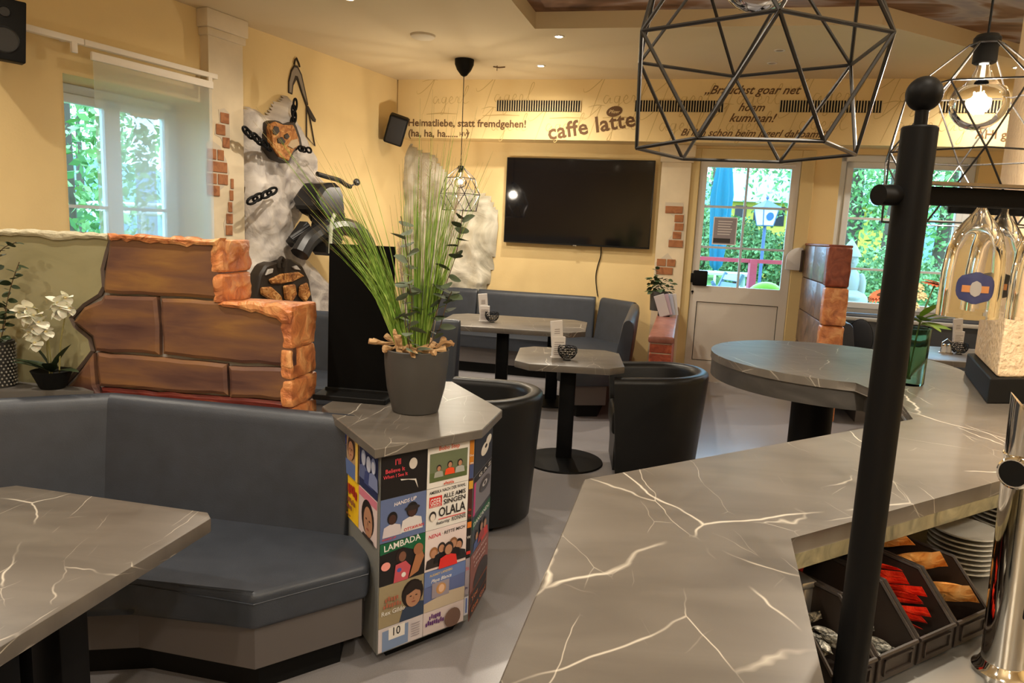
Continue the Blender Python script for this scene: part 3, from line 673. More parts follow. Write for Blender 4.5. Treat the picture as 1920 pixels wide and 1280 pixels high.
# near left table with twin square legs
tl = thing('pedestal_table', 'near marbled table on twin black posts beside the corner bench', 'table', (-1.29, 1.62, 0), math.radians(-12))
table_top(tl, chamf(.37, .46, .035), .70, .742)
for x_, y_ in ((.02, .10), (.16, .10), (.02, -.10), (.16, -.10)):
    mb = MB(); mb.box(x_-.045, x_+.045, y_-.045, y_+.045, .02, .70, .006, 2); mb.build('table_leg', BLACK, tl)
mb = MB(); mb.box(-.22, .34, -.30, .28, 0, .022, .006); mb.build('table_base', BLACK, tl)
mb = MB(); mb.box(-.2, .25, -.25, .18, .695, .702); mb.build('mounting_plate', BLACK, tl, smooth=0)

# ------------------------------------------------------------------ tub chairs
def tub_chair(lab, x, y, rz, hz=.73, wr=.33):
    t = thing('tub_chair', lab, 'armchair', (x, y, 0), rz, 'black tub chairs')
    # U-shaped shell opening toward local -x
    path = [(-.30, -.29)] + [(-.02+.0, -.30)] + [(.0+.29*math.cos(a)+.02, .30*math.sin(a)) for a in [-math.pi/2+i*math.pi/14 for i in range(1, 14)]] + [(-.02, .30), (-.30, .29)]
    P2 = [V(p) for p in path]; k = len(P2); prof_n = 12
    vs = []; fs = []
    for i, p in enumerate(P2):
        tg = (P2[min(i+1, k-1)]-P2[max(i-1, 0)]).normalized(); nrm = V((tg.y, -tg.x))
        fr = max(0, min(1, (p.x+.30)/.58)); h = hz-.03*(1-fr)
        th = .045
        sec = [(-th, .10), (-th, h-.04), (-th*.85, h-.012), (-th*.4, h), (th*.4, h), (th*.85, h-.012), (th, h-.04), (th, .32), (th*1.0, .04), (-th, .04)]
        for o_, z_ in sec:
            tap = 1-.17*max(0, (h-z_))/h
            q = p*tap + nrm*(-o_ if o_ < 0 else -o_)
            q = p*tap - nrm*(-o_); vs.append((q.x, q.y, z_))
    m_ = 10
    for i in range(k-1):
        for j in range(m_): fs.append((i*m_+j, i*m_+(j+1) % m_, (i+1)*m_+(j+1) % m_, (i+1)*m_+j))
    fs.append(tuple(range(m_))); fs.append(tuple((k-1)*m_+j for j in range(m_))[::-1])
    mb = MB(); mb.add(vs, fs); mb.build('shell', LEATHERB, t, smooth=55)
    mb = MB(); pl = [(-.29, -.225), (.02, -.235)]+[(.02+.215*math.cos(a), .235*math.sin(a)) for a in [-math.pi/2+i*math.pi/8 for i in range(1, 8)]]+[(.02, .235), (-.29, .225)]
    mb.prism(pl, .28, .44, .03, 3); mb.build('seat', LEATHERB, t, smooth=60)
    mb = MB(); mb.prism([(p[0]*.92, p[1]*.95) for p in pl], .04, .29); mb.build('seat_base', LEATHERB, t, smooth=30)
    for sx, sy in ((-.22, -.2), (-.22, .2), (.16, -.16), (.16, .16)):
        mb = MB(); mb.lathe([(.02, 0), (.025, .045)], 10, rot(loc=(sx, sy, 0))); mb.build('foot', BLACK, t)
    return t
tub_chair('black leather tub chair at the right of the small square table', .99, 4.83, math.radians(-4), .715)
tub_chair('black leather tub chair behind the record-sleeve column', -.165, 3.88, math.radians(-22), .735)

# napkin holders, wire bowls, cruet
def napkins(lab, x, y, z, rz, sc=1.):
    t = thing('napkin_card_holder', lab, 'napkin holder', (x, y, z), rz, 'napkin and card holders')
    mb = MB(); mb.box(-.05, .05, -.018, .018, 0, .006); mb.prism([(-.045, .0), (.045, 0), (.045, .14), (-.045, .14)], -.012, .012, .002, 1, rot(rx=0, loc=(0, 0, .004)), axis='y'); mb.build('card_pocket', PAPER, t)
    mb = MB(); mb.box(-.042, .042, -.006, .006, .08, .255, .002, 1, rot(ry=-.10)); n_ = mb.build('menu_card', PAPER, t)
    GR = mat('grey_print', (.35, .30, .29), .8)
    mb = MB()
    for k in range(7): mb.box(-.034, .034-.012*(k % 3), -.0135, -.0125, .020+k*.014, .0245+k*.014)
    mb.build('print_lines', GR, t, smooth=0)
    mb = MB()
    for k in range(3): mb.box(-.02+k*.002, .02, -.0075, -.0066, .165+k*.014, .170+k*.014, M=rot(ry=-.10))
    mb.build('print_lines', GR, t, smooth=0)
    return t
def wire_bowl(lab, x, y, z, r=.065):
    t = thing('wire_bowl', lab, 'bowl', (x, y, z), 0, 'black wire tealight bowls')
    mb = MB(); prs = random.Random(3); n, kk = 11, 6; g = []
    for i in range(kk):
        ph = math.radians(20+i*75/(kk-1)); 
        g.append([V((r*math.sin(ph+.25)*math.cos(2*math.pi*(j+.5*(i % 2)+prs.uniform(-.2, .2))/n), r*math.sin(ph+.25)*math.sin(2*math.pi*(j+.5*(i % 2)+prs.uniform(-.2, .2))/n), r*1.05-r*1.0*math.cos(ph+.25)+.002)) for j in range(n)])
    for i in range(kk):
        for j in range(n):
            mb.tube([g[i][j], g[i][(j+1) % n]], .0022, 4)
            if i < kk-1: mb.tube([g[i][j], g[i+1][j]], .0020, 4); mb.tube([g[i][j], g[i+1][(j+(1 if i % 2 else -1)) % n]], .0018, 4)
    mb.build('wire_mesh', BLACK, t, smooth=0)
    mb = MB(); mb.lathe([(.001, .002), (r*.42, .002), (r*.42, .004)], 16); mb.build('bowl_base', BLACK, t)
    mb = MB(); mb.lathe([(.019, .006), (.022, .03), (.019, .03), (.017, .012)], 14, cap=True); mb.build('tealight_glass', CHROME, t)
    return t
p = onz(1046, 670, .75); napkins('white card holder on the small square table', p.x, p.y, .75, .25)
p = onz(1063, 675, .75); wire_bowl('black wire bowl on the small square table', p.x, p.y, .75)
p = onz(908, 602, .75); napkins('white card holder on the long table under the television', p.x, p.y, .75, .15)
p = onz(922, 604, .75); wire_bowl('black wire bowl on the long table under the television', p.x, p.y, .75)
p = onz(1793, 652, .75); napkins('white card holder on the window bench table', p.x+.03, p.y+.04, .75, .0)
p = onz(1797, 664, .75); wire_bowl('black wire bowl on the window bench table', p.x, p.y, .75)
def cruet(lab, x, y, z, sc=1., m2=None):
    t = thing('cruet_set', lab, 'cruet', (x, y, z), 0); t.scale = (sc, sc, sc)
    mb = MB(); mb.lathe([(.055, 0), (.055, .008), (.05, .012)], 20); mb.tube([(-.045, 0, .01), (-.04, 0, .09), (0, 0, .12), (.04, 0, .09), (.045, 0, .01)], .003, 6); mb.build('cruet_tray', m2 or CHROME, t)
    for sx in (-.02, .022):
        mb = MB(); mb.lathe([(.018, .012), (.02, .03), (.016, .06), (.0001, .062)], 14, rot(loc=(sx, 0, 0))); s_ = mb.build('shaker', mat('shaker_glass', (.6, .58, .55), .1), t)
        mb = MB(); mb.lathe([(.016, .06), (.016, .072), (.0001, .08)], 14, rot(loc=(sx, 0, 0))); mb.build('shaker_cap', CHROME, s_)
p = onz(1773, 662, .75); cruet('small chrome salt and pepper set on the window bench table', p.x, p.y, .75)

# ------------------------------------------------------------------ television and cable
tv = thing('television', 'large black flat television on the back wall', 'television', BW.w(0, -.07, 0), BW.ang)
tp = bwp(-.08, (949, 295), (1229, 300.5), (1218, 467), (946.5, 454))
X0 = (tp[0][0]+tp[3][0])/2; X1 = (tp[1][0]+tp[2][0])/2; Z1 = (tp[0][1]+tp[1][1])/2; Z0 = (tp[2][1]+tp[3][1])/2
mb = MB(); mb.box(X0, X1, -.02, .02, Z0, Z1, .006, 2); mb.build('television_body', mat('tv_bezel', (.01, .01, .01), .3), tv)
mb = MB(); mb.box(X0+.012, X1-.012, -.0225, -.0195, Z0+.02, Z1-.012); mb.build('screen', mat('tv_screen', (.004, .004, .005), .06, spec=.6), tv, smooth=0)
mb = MB(); mb.box((X0+X1)/2-.3, (X0+X1)/2+.3, .02, .07, Z0+.25, Z1-.25); mb.build('wall_bracket', BLACK, tv, smooth=0)
mb = MB(); mb.box((X0+X1)/2-.02, (X0+X1)/2+.02, -.026, -.02, Z0-.008, Z0+.006, .002); mb.build('brand_mark', CHROME, tv)
cpt = bwp(-.02, (1127, 462), (1126, 480), (1120, 500), (1117, 520), (1119, 545), (1121, 556))
mb = MB(); mb.tube(spline([V((a, -.012, b)) for a, b in cpt], 5), .006, 6); place(mb.build('television_cable', BLACKM, label='thin black cable hanging below the television', cat='cable'), BW)

# ------------------------------------------------------------------ loudspeakers
def speaker(lab, loc, rx, rz, w, h, d, cones, ry=0., bracket=(0, .2, 0)):
    t = thing('loudspeaker', lab, 'loudspeaker', loc, 0); t.rotation_euler = (rx, ry, rz)
    mb = MB(); mb.box(-w/2, w/2, -d/2, d/2, -h/2, h/2, .02 if not cones else .008, 3); mb.build('cabinet', BLACKM, t)
    if cones:
        for z, r in ((-h*.17, w*.36), (h*.28, w*.14)):
            mb = MB(); mb.lathe([(r, 0), (r*.93, .006), (r*.8, -.004), (r*.35, -.02), (r*.3, -.012), (.0001, -.004)], 28, rot(rx=math.pi/2, loc=(0, -d/2-.001, z))); mb.build('speaker_cone', mat('cone_black', (.02, .02, .02), .35), t)
    else:
        mb = MB(); mb.box(-w/2+.012, w/2-.012, -d/2-.006, -d/2+.01, -h/2+.012, h/2-.012, .014, 3); mb.build('grille', mat('grille_black', (.022, .02, .02), .7, bump=.3, bscale=300), t)
    mb = MB(); mb.tube([(0, d/2-.02, 0), tuple(bracket)], .014, 8); mb.build('wall_arm', BLACKM, t)
    return t
q = LW.w(-2.33, -.26, 2.70); q = ony(6, 57, 4.45)
speaker('black two-way loudspeaker high on the left wall', (q.x, q.y, q.z), .10, math.radians(38), .21, .34, .22, True, .05, (-.05, .26, 0))
q = ony(743, 243, 8.25)
speaker('small black loudspeaker tilted down in the back corner', (q.x, q.y, q.z), .30, math.radians(10), .21, .31, .18, False, .26, (-.12, .36, .05))
cc = tw(718, 150); mb = MB(); mb.tube([BW.w(cc[0]+.035, BULK-.012, CEIL), BW.w(cc[0]+.035, BULK-.012, 2.72)], .005, 6); mb.build('speaker_cable', INK, label='thin brown cable down the back corner above the small loudspeaker', cat='cable')

# ------------------------------------------------------------------ record-sleeve column with marbled top
COLT = .85
ctop = [(-.764, 2.86), (-.443, 2.33), (-.095, 2.63), (-.027, 2.943), (-.283, 3.455), (-.68, 3.40)]
rc = thing('record_column', 'angular column covered with record sleeves, marbled top', 'column', (-.40, 2.85, 0))
lc = lambda P_: [(x+.40, y-2.85) for x, y in P_]
mb = MB(); mb.prism(lc(ctop), COLT-.035, COLT, .003, 1); mb.build('column_top', MAR, rc, smooth=30)
GREYP = mat('grey_panel', (.17, .17, .16), .5)
body = offset_poly(lc(ctop), .035)
mb = MB(); mb.prism(body, .065, COLT-.035); mb.build('column_body', GREYP, rc, smooth=0)
mb = MB(); mb.prism(offset_poly(lc(ctop), .10), 0, .065); mb.build('column_plinth', BLACKM, rc, smooth=0)
bx_ = [V((p[0], p[1], 0)) for p in body]
def nearest(p): return min(bx_, key=lambda q: (q-V((p[0]+.40, p[1]-2.85, 0))).length)
cA, cB, cC, cL = nearest(ctop[1]), nearest(ctop[2]), nearest(ctop[3]), nearest(ctop[0])
PC = {}
def pc(*c):
    k = c
    if k not in PC: PC[k] = mat('print_%d_%d_%d' % c, srgb(*c)[:3], .45)
    return PC[k]
def sleeve(P0, P1, u, z, w_, h_, bgc, elems, tilt=0., lab=None):
    d = (P1-P0).normalized(); n = V((d.y, -d.x, 0)); ang_ = math.atan2(d.y, d.x)
    mats = [pc(*bgc)]; mb = MB(); mb.box(0, w_, -.0015, 0, 0, h_)
    def mi(c):
        m_ = pc(*c)
        if m_ not in mats: mats.append(m_)
        return mats.index(m_)
    lay = .0022
    for e_ in elems:
        lay += .00035
        if e_[0] == 'r':
            _, x, y, a, b, c = e_; mb.mi = mi(c); mb.add([(x*w_, -lay, y*h_), ((x+a)*w_, -lay, y*h_), ((x+a)*w_, -lay, (y+b)*h_), (x*w_, -lay, (y+b)*h_)], [(0, 1, 2, 3)])
        elif e_[0] == 'e':
            _, x, y, a, b, c = e_; mb.mi = mi(c); pp = [(min(w_, max(0, (x+a*math.cos(t))*w_)), -lay, min(h_, max(0, (y+b*math.sin(t))*h_))) for t in [i*2*math.pi/18 for i in range(18)]]; mb.add(pp, [tuple(range(18))])
        elif e_[0] == 'p':
            _, pts, c = e_; mb.mi = mi(c); mb.add([(x*w_, -lay, y*h_) for x, y in pts], [tuple(range(len(pts)))])
        elif e_[0] == 't':
            _, s_, x, y, wid, c = e_[:6]; rt_ = e_[6] if len(e_) > 6 else 0; sh_ = e_[7] if len(e_) > 7 else 0
            hmax = e_[8] if len(e_) > 8 else None
            v, f = glyphs(s_, 1, sh_, .012); W_ = max(q[0] for q in v); sx = wid*w_/W_; sz = sx if hmax is None else hmax*h_
            mb.mi = mi(c); cc_, ss_ = math.cos(rt_), math.sin(rt_)
            mb.add([(x*w_+(a*cc_*sx-b*ss_*sz), -lay, y*h_+a*ss_*sx+b*cc_*sz) for a, b, _ in v], f)
    o = mb.build('record_sleeve', mats, rc, smooth=0, label=lab)
    q = P0+d*u; o.location = (q.x+n.x*.001, q.y+n.y*.001, z); o.rotation_euler = (0, tilt, ang_); return o
def bars(x, y, w, h, c, n):      # illegible print, as blurred in the photograph
    return [('r', x+i*w/n, y+.12*h*((i*5) % 3-1), w/n*.72, h*(.8+.2*(i % 2)), c) for i in range(n)]
def face(x, y, a, b):
    D_ = (60, 38, 30); return [('e', x-.38*a, y+.15*b, .16*a, .06*b, D_), ('e', x+.38*a, y+.15*b, .16*a, .06*b, D_), ('p', [(x, y+.12*b), (x+.12*a, y-.2*b), (x-.08*a, y-.2*b)], (150, 104, 78)), ('e', x, y-.45*b, .28*a, .06*b, (140, 70, 62))]
BK = (28, 24, 24); WH = (225, 220, 214); RD = (205, 50, 42); SK = (176, 128, 98); DK = (48, 40, 38); GN = (24, 92, 58); BL = (70, 88, 140); TAN = (170, 150, 120); YE = (235, 190, 30)
W_ = (cB-cA).length; g = .002; cw = (W_-.028)/2; c0 = .004
def person(x, y, s_, hair, top, skin=SK):
    return [('p', [(x-.5*s_, y), (x+.5*s_, y), (x+.42*s_, y+.55*s_), (x, y+.72*s_), (x-.42*s_, y+.55*s_)], top), ('e', x, y+1.0*s_, .26*s_, .36*s_, hair), ('e', x, y+.93*s_, .19*s_, .27*s_, skin)]
H_ = .162; zt = COLT-.035-.004
rows = [zt-H_, zt-2*H_, zt-3*H_, zt-4*H_, .07]
sleeve(cA, cB, c0, rows[0], cw, H_-g, BK, [('t', "I'll", .28, .74, .13, (215, 70, 80)), ('t', 'Believe It', .08, .58, .42, (215, 70, 80)), ('t', 'When I See It', .04, .46, .52, (215, 70, 80)), ('e', .68, .70, .09, .13, (200, 190, 180)), ('p', [(.42, .36), (.75, .33), (.80, .10), (.72, .30), (.40, .40)], (215, 210, 205))], lab='black sleeve with red lettering')
sleeve(cA, cB, c0+cw+g, rows[0], cw, H_-g, WH, [('t', 'Bobo Step', .25, .87, .5, (225, 90, 40)), ('r', .05, .14, .9, .68, (104, 112, 84)), ('r', .05, .14, .9, .22, (88, 100, 60))]+person(.26, .24, .22, DK, (160, 160, 150))+person(.52, .26, .24, DK, (230, 80, 40))+person(.76, .26, .24, DK, (170, 170, 165))+bars(.38, .04, .24, .06, (200, 80, 50), 7), lab='white sleeve with orange title and three figures')
sleeve(cA, cB, c0, rows[1], cw, H_-g, (96, 110, 150), [('t', 'HANDS UP', .28, .80, .5, (235, 225, 225), .08, .2)]+person(.25, .12, .42, BK, (200, 190, 195), (70, 45, 38))+person(.68, .14, .50, BK, (210, 205, 205), (72, 46, 38))+[('e', .68, .68, .17, .06, DK), ('t', 'HANDS UP', .03, .06, .3, RD), ('t', 'OTTAWAN', .5, .16, .45, RD, .05)], lab='blue sleeve with two seated figures')
sleeve(cA, cB, c0+cw+g, rows[1], cw, H_-g, WH, [('t', 'AMERIKA NACH DER WAHL:', .06, .86, .88, BK, .03, 0, .11), ('r', .06, .54, .30, .26, RD), ('t', 'GEIER', .08, .60, .26, WH, 0, 0, .22), ('t', 'STURZFLUG', .08, .55, .25, WH), ('t', 'ALLE AMIS', .39, .71, .54, BK, .02, 0, .15), ('t', 'SINGEN', .39, .56, .54, BK, .02, 0, .17), ('t', 'OLALA', .28, .28, .66, BK, .02, 0, .32), ('r', .28, .215, .66, .02, RD), ('t', 'featuring', .22, .10, .34, BK, .04, .4), ('t', 'RONNIE', .60, .10, .35, BK, .03, 0, .14), ('e', .14, .34, .08, .12, DK), ('e', .14, .31, .06, .09, (215, 205, 195))], lab='white sleeve with large black and red lettering')
sleeve(cA, cB, c0, rows[2], cw, H_-g, BK, [('p', [(.0, .74), (.5, .80), (.85, .62), (1, .5), (1, 1), (0, 1)], GN), ('t', 'LAMBADA', .08, .80, .82, WH, .08), ('e', .46, .60, .12, .16, (40, 26, 24)), ('e', .49, .58, .08, .12, (120, 80, 62)), ('p', [(.30, .0), (.62, .0), (.68, .30), (.56, .46), (.34, .42)], (190, 80, 90)), ('e', .42, .28, .05, .05, (80, 90, 160)), ('e', .52, .14, .05, .06, WH), ('p', [(.64, .02), (.85, .12), (.98, .45), (.92, .62), (.78, .52)], (165, 110, 74)), ('e', .84, .66, .11, .14, (150, 100, 70)), ('e', .12, .46, .10, .10, (230, 150, 140))], lab='black sleeve with a green lettered arch')
sleeve(cA, cB, c0+cw+g, rows[2], cw, H_-g, (222, 206, 204), [('t', 'NENA', .06, .80, .30, (200, 40, 60), .03, .2), ('t', '\u00b7 RETTE MICH', .38, .82, .58, BK, .03, .2)]+person(.20, .06, .38, (150, 100, 60), DK)+person(.38, .16, .36, DK, BK)+person(.80, .08, .40, BK, (40, 38, 40))+person(.66, .18, .38, (130, 90, 60), BK)+person(.54, .0, .46, DK, (214, 50, 44)), lab='pale sleeve with five standing figures')
sleeve(cA, cB, c0, rows[3], cw, H_-g, (150, 135, 105), [('p', [(.45, .0), (1, .0), (1, .34), (.75, .42), (.52, .28)], (50, 62, 84)), ('e', .74, .62, .25, .34, (34, 24, 20)), ('e', .76, .52, .17, .24, SK)]+face(.76, .52, .17, .24)+[('p', [(.50, .70), (.62, .62), (.80, .70), (.95, .62), (.94, .86), (.70, .95)], (34, 24, 20)), ('t', 'Rex Gildo', .04, .30, .52, WH)]+bars(.12, .62, .3, .1, (165, 95, 70), 5)+bars(.08, .48, .4, .1, (165, 95, 70), 7), lab='sandy sleeve with dark-haired portrait')
sleeve(cA, cB, c0+cw+g, rows[3], cw, H_-g, (92, 104, 150), [('p', [(0, 0), (1, 0), (1, .34), (.6, .36), (0, .22)], (188, 172, 150)), ('p', [(.0, .62), (1, .72), (1, 1), (0, 1)], (100, 120, 170)), ('t', 'AUDREY LANDERS', .12, .86, .55, (225, 190, 90), .03), ('t', 'Playa Blanca', .15, .70, .50, WH, .03, .4), ('r', .18, .30, .42, .38, (150, 140, 150)), ('e', .40, .50, .12, .14, (190, 140, 90)), ('e', .41, .50, .07, .10, (220, 180, 150))], lab='blue beach sleeve with a small portrait')
hb = rows[3]-.07-g
sleeve(cA, cB, c0, .07, cw, hb, (200, 190, 192), [('p', [(.08, .0), (.66, .04), (.66, .9), (.08, .86)], (120, 140, 175)), ('r', .22, .42, .36, .52, WH), ('t', '10', .28, .56, .20, BK, 0, 0, .5)]+[('r', .72, .2+.11*k, .20, .03, (150, 140, 145)) for k in range(6)], lab='white and blue sleeve at the bottom row')
sleeve(cA, cB, c0+cw+g, .07, cw, hb, (205, 190, 190), bars(.14, .64, .28, .2, (90, 40, 110), 6)+bars(.05, .40, .44, .2, (90, 40, 110), 9)+[('e', .70, .40, .20, .44, (110, 84, 74))], lab='pale sleeve with purple lettering at the bottom row')
uu = c0+2*(cw+g)
for k, (bgc, el) in enumerate([((190, 120, 40), [('t', 'Dus', .0, .55, .9, WH), ('r', 0, 0, 1, .35, (70, 80, 120)), ('t', 'we', .1, .36, .8, WH)]), ((70, 36, 30), [('t', 'Ga', .1, .2, .7, RD), ('t', 'To', .1, .05, .7, RD), ('r', 0, .75, 1, .2, (200, 150, 50))]), (BK, [('t', 'W', .05, .5, .9, WH), ('r', 0, .78, 1, .15, (215, 120, 40)), ('r', 0, .1, 1, .08, RD)]), ((150, 140, 150), [('t', 'Pr', .05, .2, .7, (50, 50, 100)), ('t', 'St', .05, .7, .8, (200, 80, 90))])]):
    sleeve(cA, cB, uu, rows[k]+.004, W_-uu, H_-g, bgc, el)
sleeve(cA, cB, uu, .09, W_-uu, .09, (190, 190, 200), [('r', .3, .1, .4, .7, (90, 110, 170))])
# right-hand face
w2 = (cC-cB).length
for k, (bgc, el, lab) in enumerate([((40, 42, 48), [('e', .55, .45, .22, .16, (225, 215, 200)), ('e', .75, .60, .16, .12, (225, 215, 200)), ('e', .60, .50, .07, .05, DK)], 'dark sleeve with a white guitar'), ((120, 116, 122), [('r', 0, .82, 1, .18, BK), ('t', 'G A Z', .25, .86, .7, WH, 0, 0, .12), ('r', .0, .0, .10, .85, (190, 60, 120)), ('e', .62, .52, .3, .18, (70, 66, 70)), ('e', .60, .54, .14, .07, (190, 185, 185)), ('e', .60, .54, .05, .05, BK)], 'grey sleeve with a close-up eye'),
        ((60, 66, 74), [('p', [(0, .66), (.5, .76), (1, .62), (1, .92), (0, .88)], GN), ('t', 'DANCANDO', .05, .72, .9, WH, 0, 0, .15)]+person(.25, .05, .34, DK, BL)+person(.7, .02, .40, DK, RD)+person(.48, .12, .36, DK, (150, 60, 60)), 'dark sleeve with dancers under a green band'), ((140, 84, 76), [('e', .62, .05, .45, .42, (50, 40, 40)), ('t', 'Roland Kaiser', .1, .86, .8, (215, 190, 185), 0, 0, .10)]+bars(.15, .72, .7, .05, (205, 180, 175), 8)+bars(.15, .62, .6, .05, (205, 180, 175), 7), 'rust sleeve with a dark round head'), ((120, 62, 40), [('r', .05, .55, .9, .38, BK), ('t', 'You', .1, .62, .34, (225, 120, 50), 0, 0, .3), ('r', .05, .08, .9, .40, BK), ('t', 'Gee Girl', .1, .17, .8, (225, 120, 50), 0, 0, .28)], 'orange and black sleeve at the bottom of the right face')]):
    hh = H_ if k < 4 else .11; zz = zt-(k+1)*H_ if k < 4 else zt-4*H_-.112
    sleeve(cB, cC, .012, zz, w2-.02, hh-g, bgc, el, lab=lab)
# left face upper sleeves
dl = (cA-cL).length
for (u, z, ww, hh, bgc, el, lab) in [(dl-.40, zt-.17, .19, .165, (170, 140, 110), [('r', 0, 0, .24, 1, (40, 60, 140)), ('t', 'STOP', .02, .60, .2, YE), ('t', "'N'", .05, .48, .12, YE), ('t', 'GO', .05, .34, .14, YE), ('e', .55, .68, .22, .28, (70, 50, 40)), ('e', .55, .62, .16, .22, SK)]+face(.55, .62, .16, .22)+[('r', .26, .0, .6, .36, (90, 110, 160)), ('r', .86, 0, .14, 1, (225, 190, 90))], 'blue and yellow sleeve with a portrait'),
        (dl-.205, zt-.17, .19, .165, (40, 46, 84), person(.25, .2, .5, (150, 160, 190), (90, 100, 140), (190, 195, 215))+person(.55, .15, .5, (170, 175, 200), (60, 70, 120), (190, 195, 215))+person(.82, .2, .5, (120, 130, 170), (120, 130, 170), (190, 195, 215)), 'blue group sleeve'),
        (dl-.40, zt-.345, .19, .17, YE, bars(.02, .62, .95, .24, (165, 35, 30), 7)+bars(.15, .42, .75, .12, (125, 60, 50), 9)+bars(.25, .28, .5, .10, (125, 60, 50), 6)+bars(.4, .12, .3, .05, (150, 90, 40), 5), 'yellow sleeve with red lettering'),
        (dl-.205, zt-.345, .19, .17, (214, 196, 196), [('r', 0, .82, 1, .18, (205, 120, 140)), ('e', .52, .46, .34, .40, (40, 30, 26)), ('e', .55, .38, .24, .34, SK)]+face(.55, .38, .24, .34)+[('p', [(.25, .0), (.9, .0), (.85, .08), (.3, .08)], DK)], 'pale sleeve with dark-haired portrait')]:
    sleeve(cL, cA, u, z, ww, hh, bgc, el, lab=lab)
q = cL+(cA-cL)*.72
mb = MB(); mb.box(-.03, .03, -.012, 0, -.04, .04, .003); so = mb.build('wall_socket', GREYP, rc); so.location = (q.x, q.y, .25); so.rotation_euler = (0, 0, math.atan2((cA-cL).y, (cA-cL).x))

# black display board on the column
db = thing('display_board', 'tall blank black display board on the record-sleeve column', 'display board', (-.655, 3.055, COLT), math.radians(-8))
mb = MB(); mb.box(-.145, .145, 0, .012, .02, .655, .002, 1, rot(rx=-.02)); mb.build('board', mat('display_black', (.003, .003, .003), .6, spec=.08), db)
mb = MB(); mb.box(-.165, .155, -.11, .07, 0, .022, .003, 1); mb.build('board_foot', BLACKM, db)
mb = MB(); mb.box(-.15, .15, -.012, .022, .02, .035, .002, 1); mb.build('board_slot', BLACKM, db)
# ------------------------------------------------------------------ sandstone partition (left)
HW = Frame((-.72, 2.80), math.atan2(-.172, .985))
pw = thing('partition_wall', 'half-height partition of painted sandstone blocks and green plaster behind the bench', 'partition wall', (HW.o.x, HW.o.y, 0), HW.ang)
SAND = ramp_mat('painted_sandstone', [(.32, srgb(76, 50, 48)), (.42, srgb(98, 68, 58)), (.5, srgb(114, 80, 60)), (.58, srgb(128, 90, 58)), (.68, srgb(152, 112, 62))], (1.8, 4, 9), .42, 8, .15, .25, .5)
SANDR = ramp_mat('chiselled_sandstone', [(.3, srgb(160, 92, 58)), (.5, srgb(206, 130, 78)), (.7, srgb(232, 174, 116))], (14, 14, 14), .4, 5, .8, .5, .5)
REDB = ramp_mat('dark_red_stone', [(.3, srgb(70, 26, 22)), (.6, srgb(112, 40, 30)), (.8, srgb(140, 90, 50))], (4, 8, 18), .45, 5, .3)
PLAS = ramp_mat('sage_plaster', [(.3, srgb(128, 124, 92)), (.5, srgb(146, 140, 106)), (.62, srgb(150, 144, 112)), (.80, srgb(188, 180, 146))], (2.5, 3, 2.5), .75, 5, .15, 1.)
JOINT = mat('dark_joint', (.10, .07, .055), .8); GREYJ = mat('grey_joint', (.34, .32, .30), .8)
def hp(*pts): return [HW.at(x, y, 0) for x, y in pts]
Z3 = lambda x, y: (x*.3229, 400+y*.3229)       # detail crop coordinates -> photograph
core = [(-2.6, 0), (-.165, 0), (-.165, 1.18), (-.20, 1.235), (-.46, 1.24), (-.465, 1.30), (-.465, 1.44), (-.49, 1.49), (-2.6, 1.49)]
mb = MB(); mb.prism(core, .012, .20, axis='y'); mb.build('wall_core', GREYJ, pw, smooth=0)
def rough(poly, sub, amp, seed):
    r = random.Random(seed); out = []; n = len(poly)
    for i in range(n):
        a, b = V(poly[i]), V(poly[(i+1) % n]); k = max(1, int((b-a).length/sub))
        for j in range(k):
            p = a.lerp(b, j/k); out.append((p.x+r.uniform(-amp, amp), p.y+r.uniform(-amp, amp)))
    return out
def block(poly, y0, y1, mats, name='stone_block', bev=.012, sub=.06, amp=.004, seed=1, parent=None, frontdome=0.):
    out = rough(poly, sub, amp, seed); r = random.Random(seed+9)
    inn = offset_poly(out, bev); n = len(out)
    a = sum(out[i][0]*out[(i+1) % n][1]-out[(i+1) % n][0]*out[i][1] for i in range(n))
    if a < 0: out = out[::-1]
    mb = MB(); vs = [(x, y1, z) for x, z in out]+[(x, y0+bev*.6+r.uniform(-.002, .002), z) for x, z in out]+[(x, y0, z) for x, z in inn]
    fs = []
    for i in range(n):
        j = (i+1) % n; fs.append((i, j, n+j, n+i)); fs.append((n+i, n+j, 2*n+j, 2*n+i))
    mb.add(vs, fs, mi=len(mats)-1); mb.add([vs[2*n+i] for i in range(n)], [tuple(range(n))], mi=0); mb.add(vs[:n], [tuple(range(n))[::-1]], mi=0)
    return mb.build(name, mats, parent or pw, smooth=0)
bl_ = [  # outlines read from the detail crop
    ([(655, 128), (1280, 150), (1290, 360), (1270, 380), (1285, 492), (925, 480), (625, 455), (610, 430), (622, 330), (640, 230)], SAND),
    ([(620, 470), (915, 486), (932, 640), (938, 815), (570, 795), (545, 720), (435, 625), (500, 545), (600, 500)], SAND),
    ([(945, 495), (1300, 508), (1600, 520), (1680, 560), (1700, 640), (1705, 880), (1330, 860), (955, 818)], SAND),
    ([(575, 806), (1320, 870), (1330, 1050), (1000, 1030), (590, 1000), (570, 880)], SAND),
    ([(1340, 880), (1702, 895), (1700, 1085), (1340, 1058)], SAND),
    ([(555, 815), (570, 990), (600, 1065), (340, 1065), (445, 965)], SAND)]
for i, (P_, m_) in enumerate(bl_):
    pts = hp(*[Z3(*p) for p in P_]); block(pts, -.018, .02, [m_, m_], seed=i+3, bev=.014)
pts = hp(*[Z3(*p) for p in [(590, 1010), (1000, 1040), (1330, 1062), (1700, 1095), (1705, 1165), (1200, 1130), (600, 1075)]]); pts[-1] = (pts[-1][0], .62); pts[-2] = (pts[-2][0], .62); pts[-3] = (pts[-3][0], .62)
block(pts, -.012, .02, [REDB, REDB], seed=20)
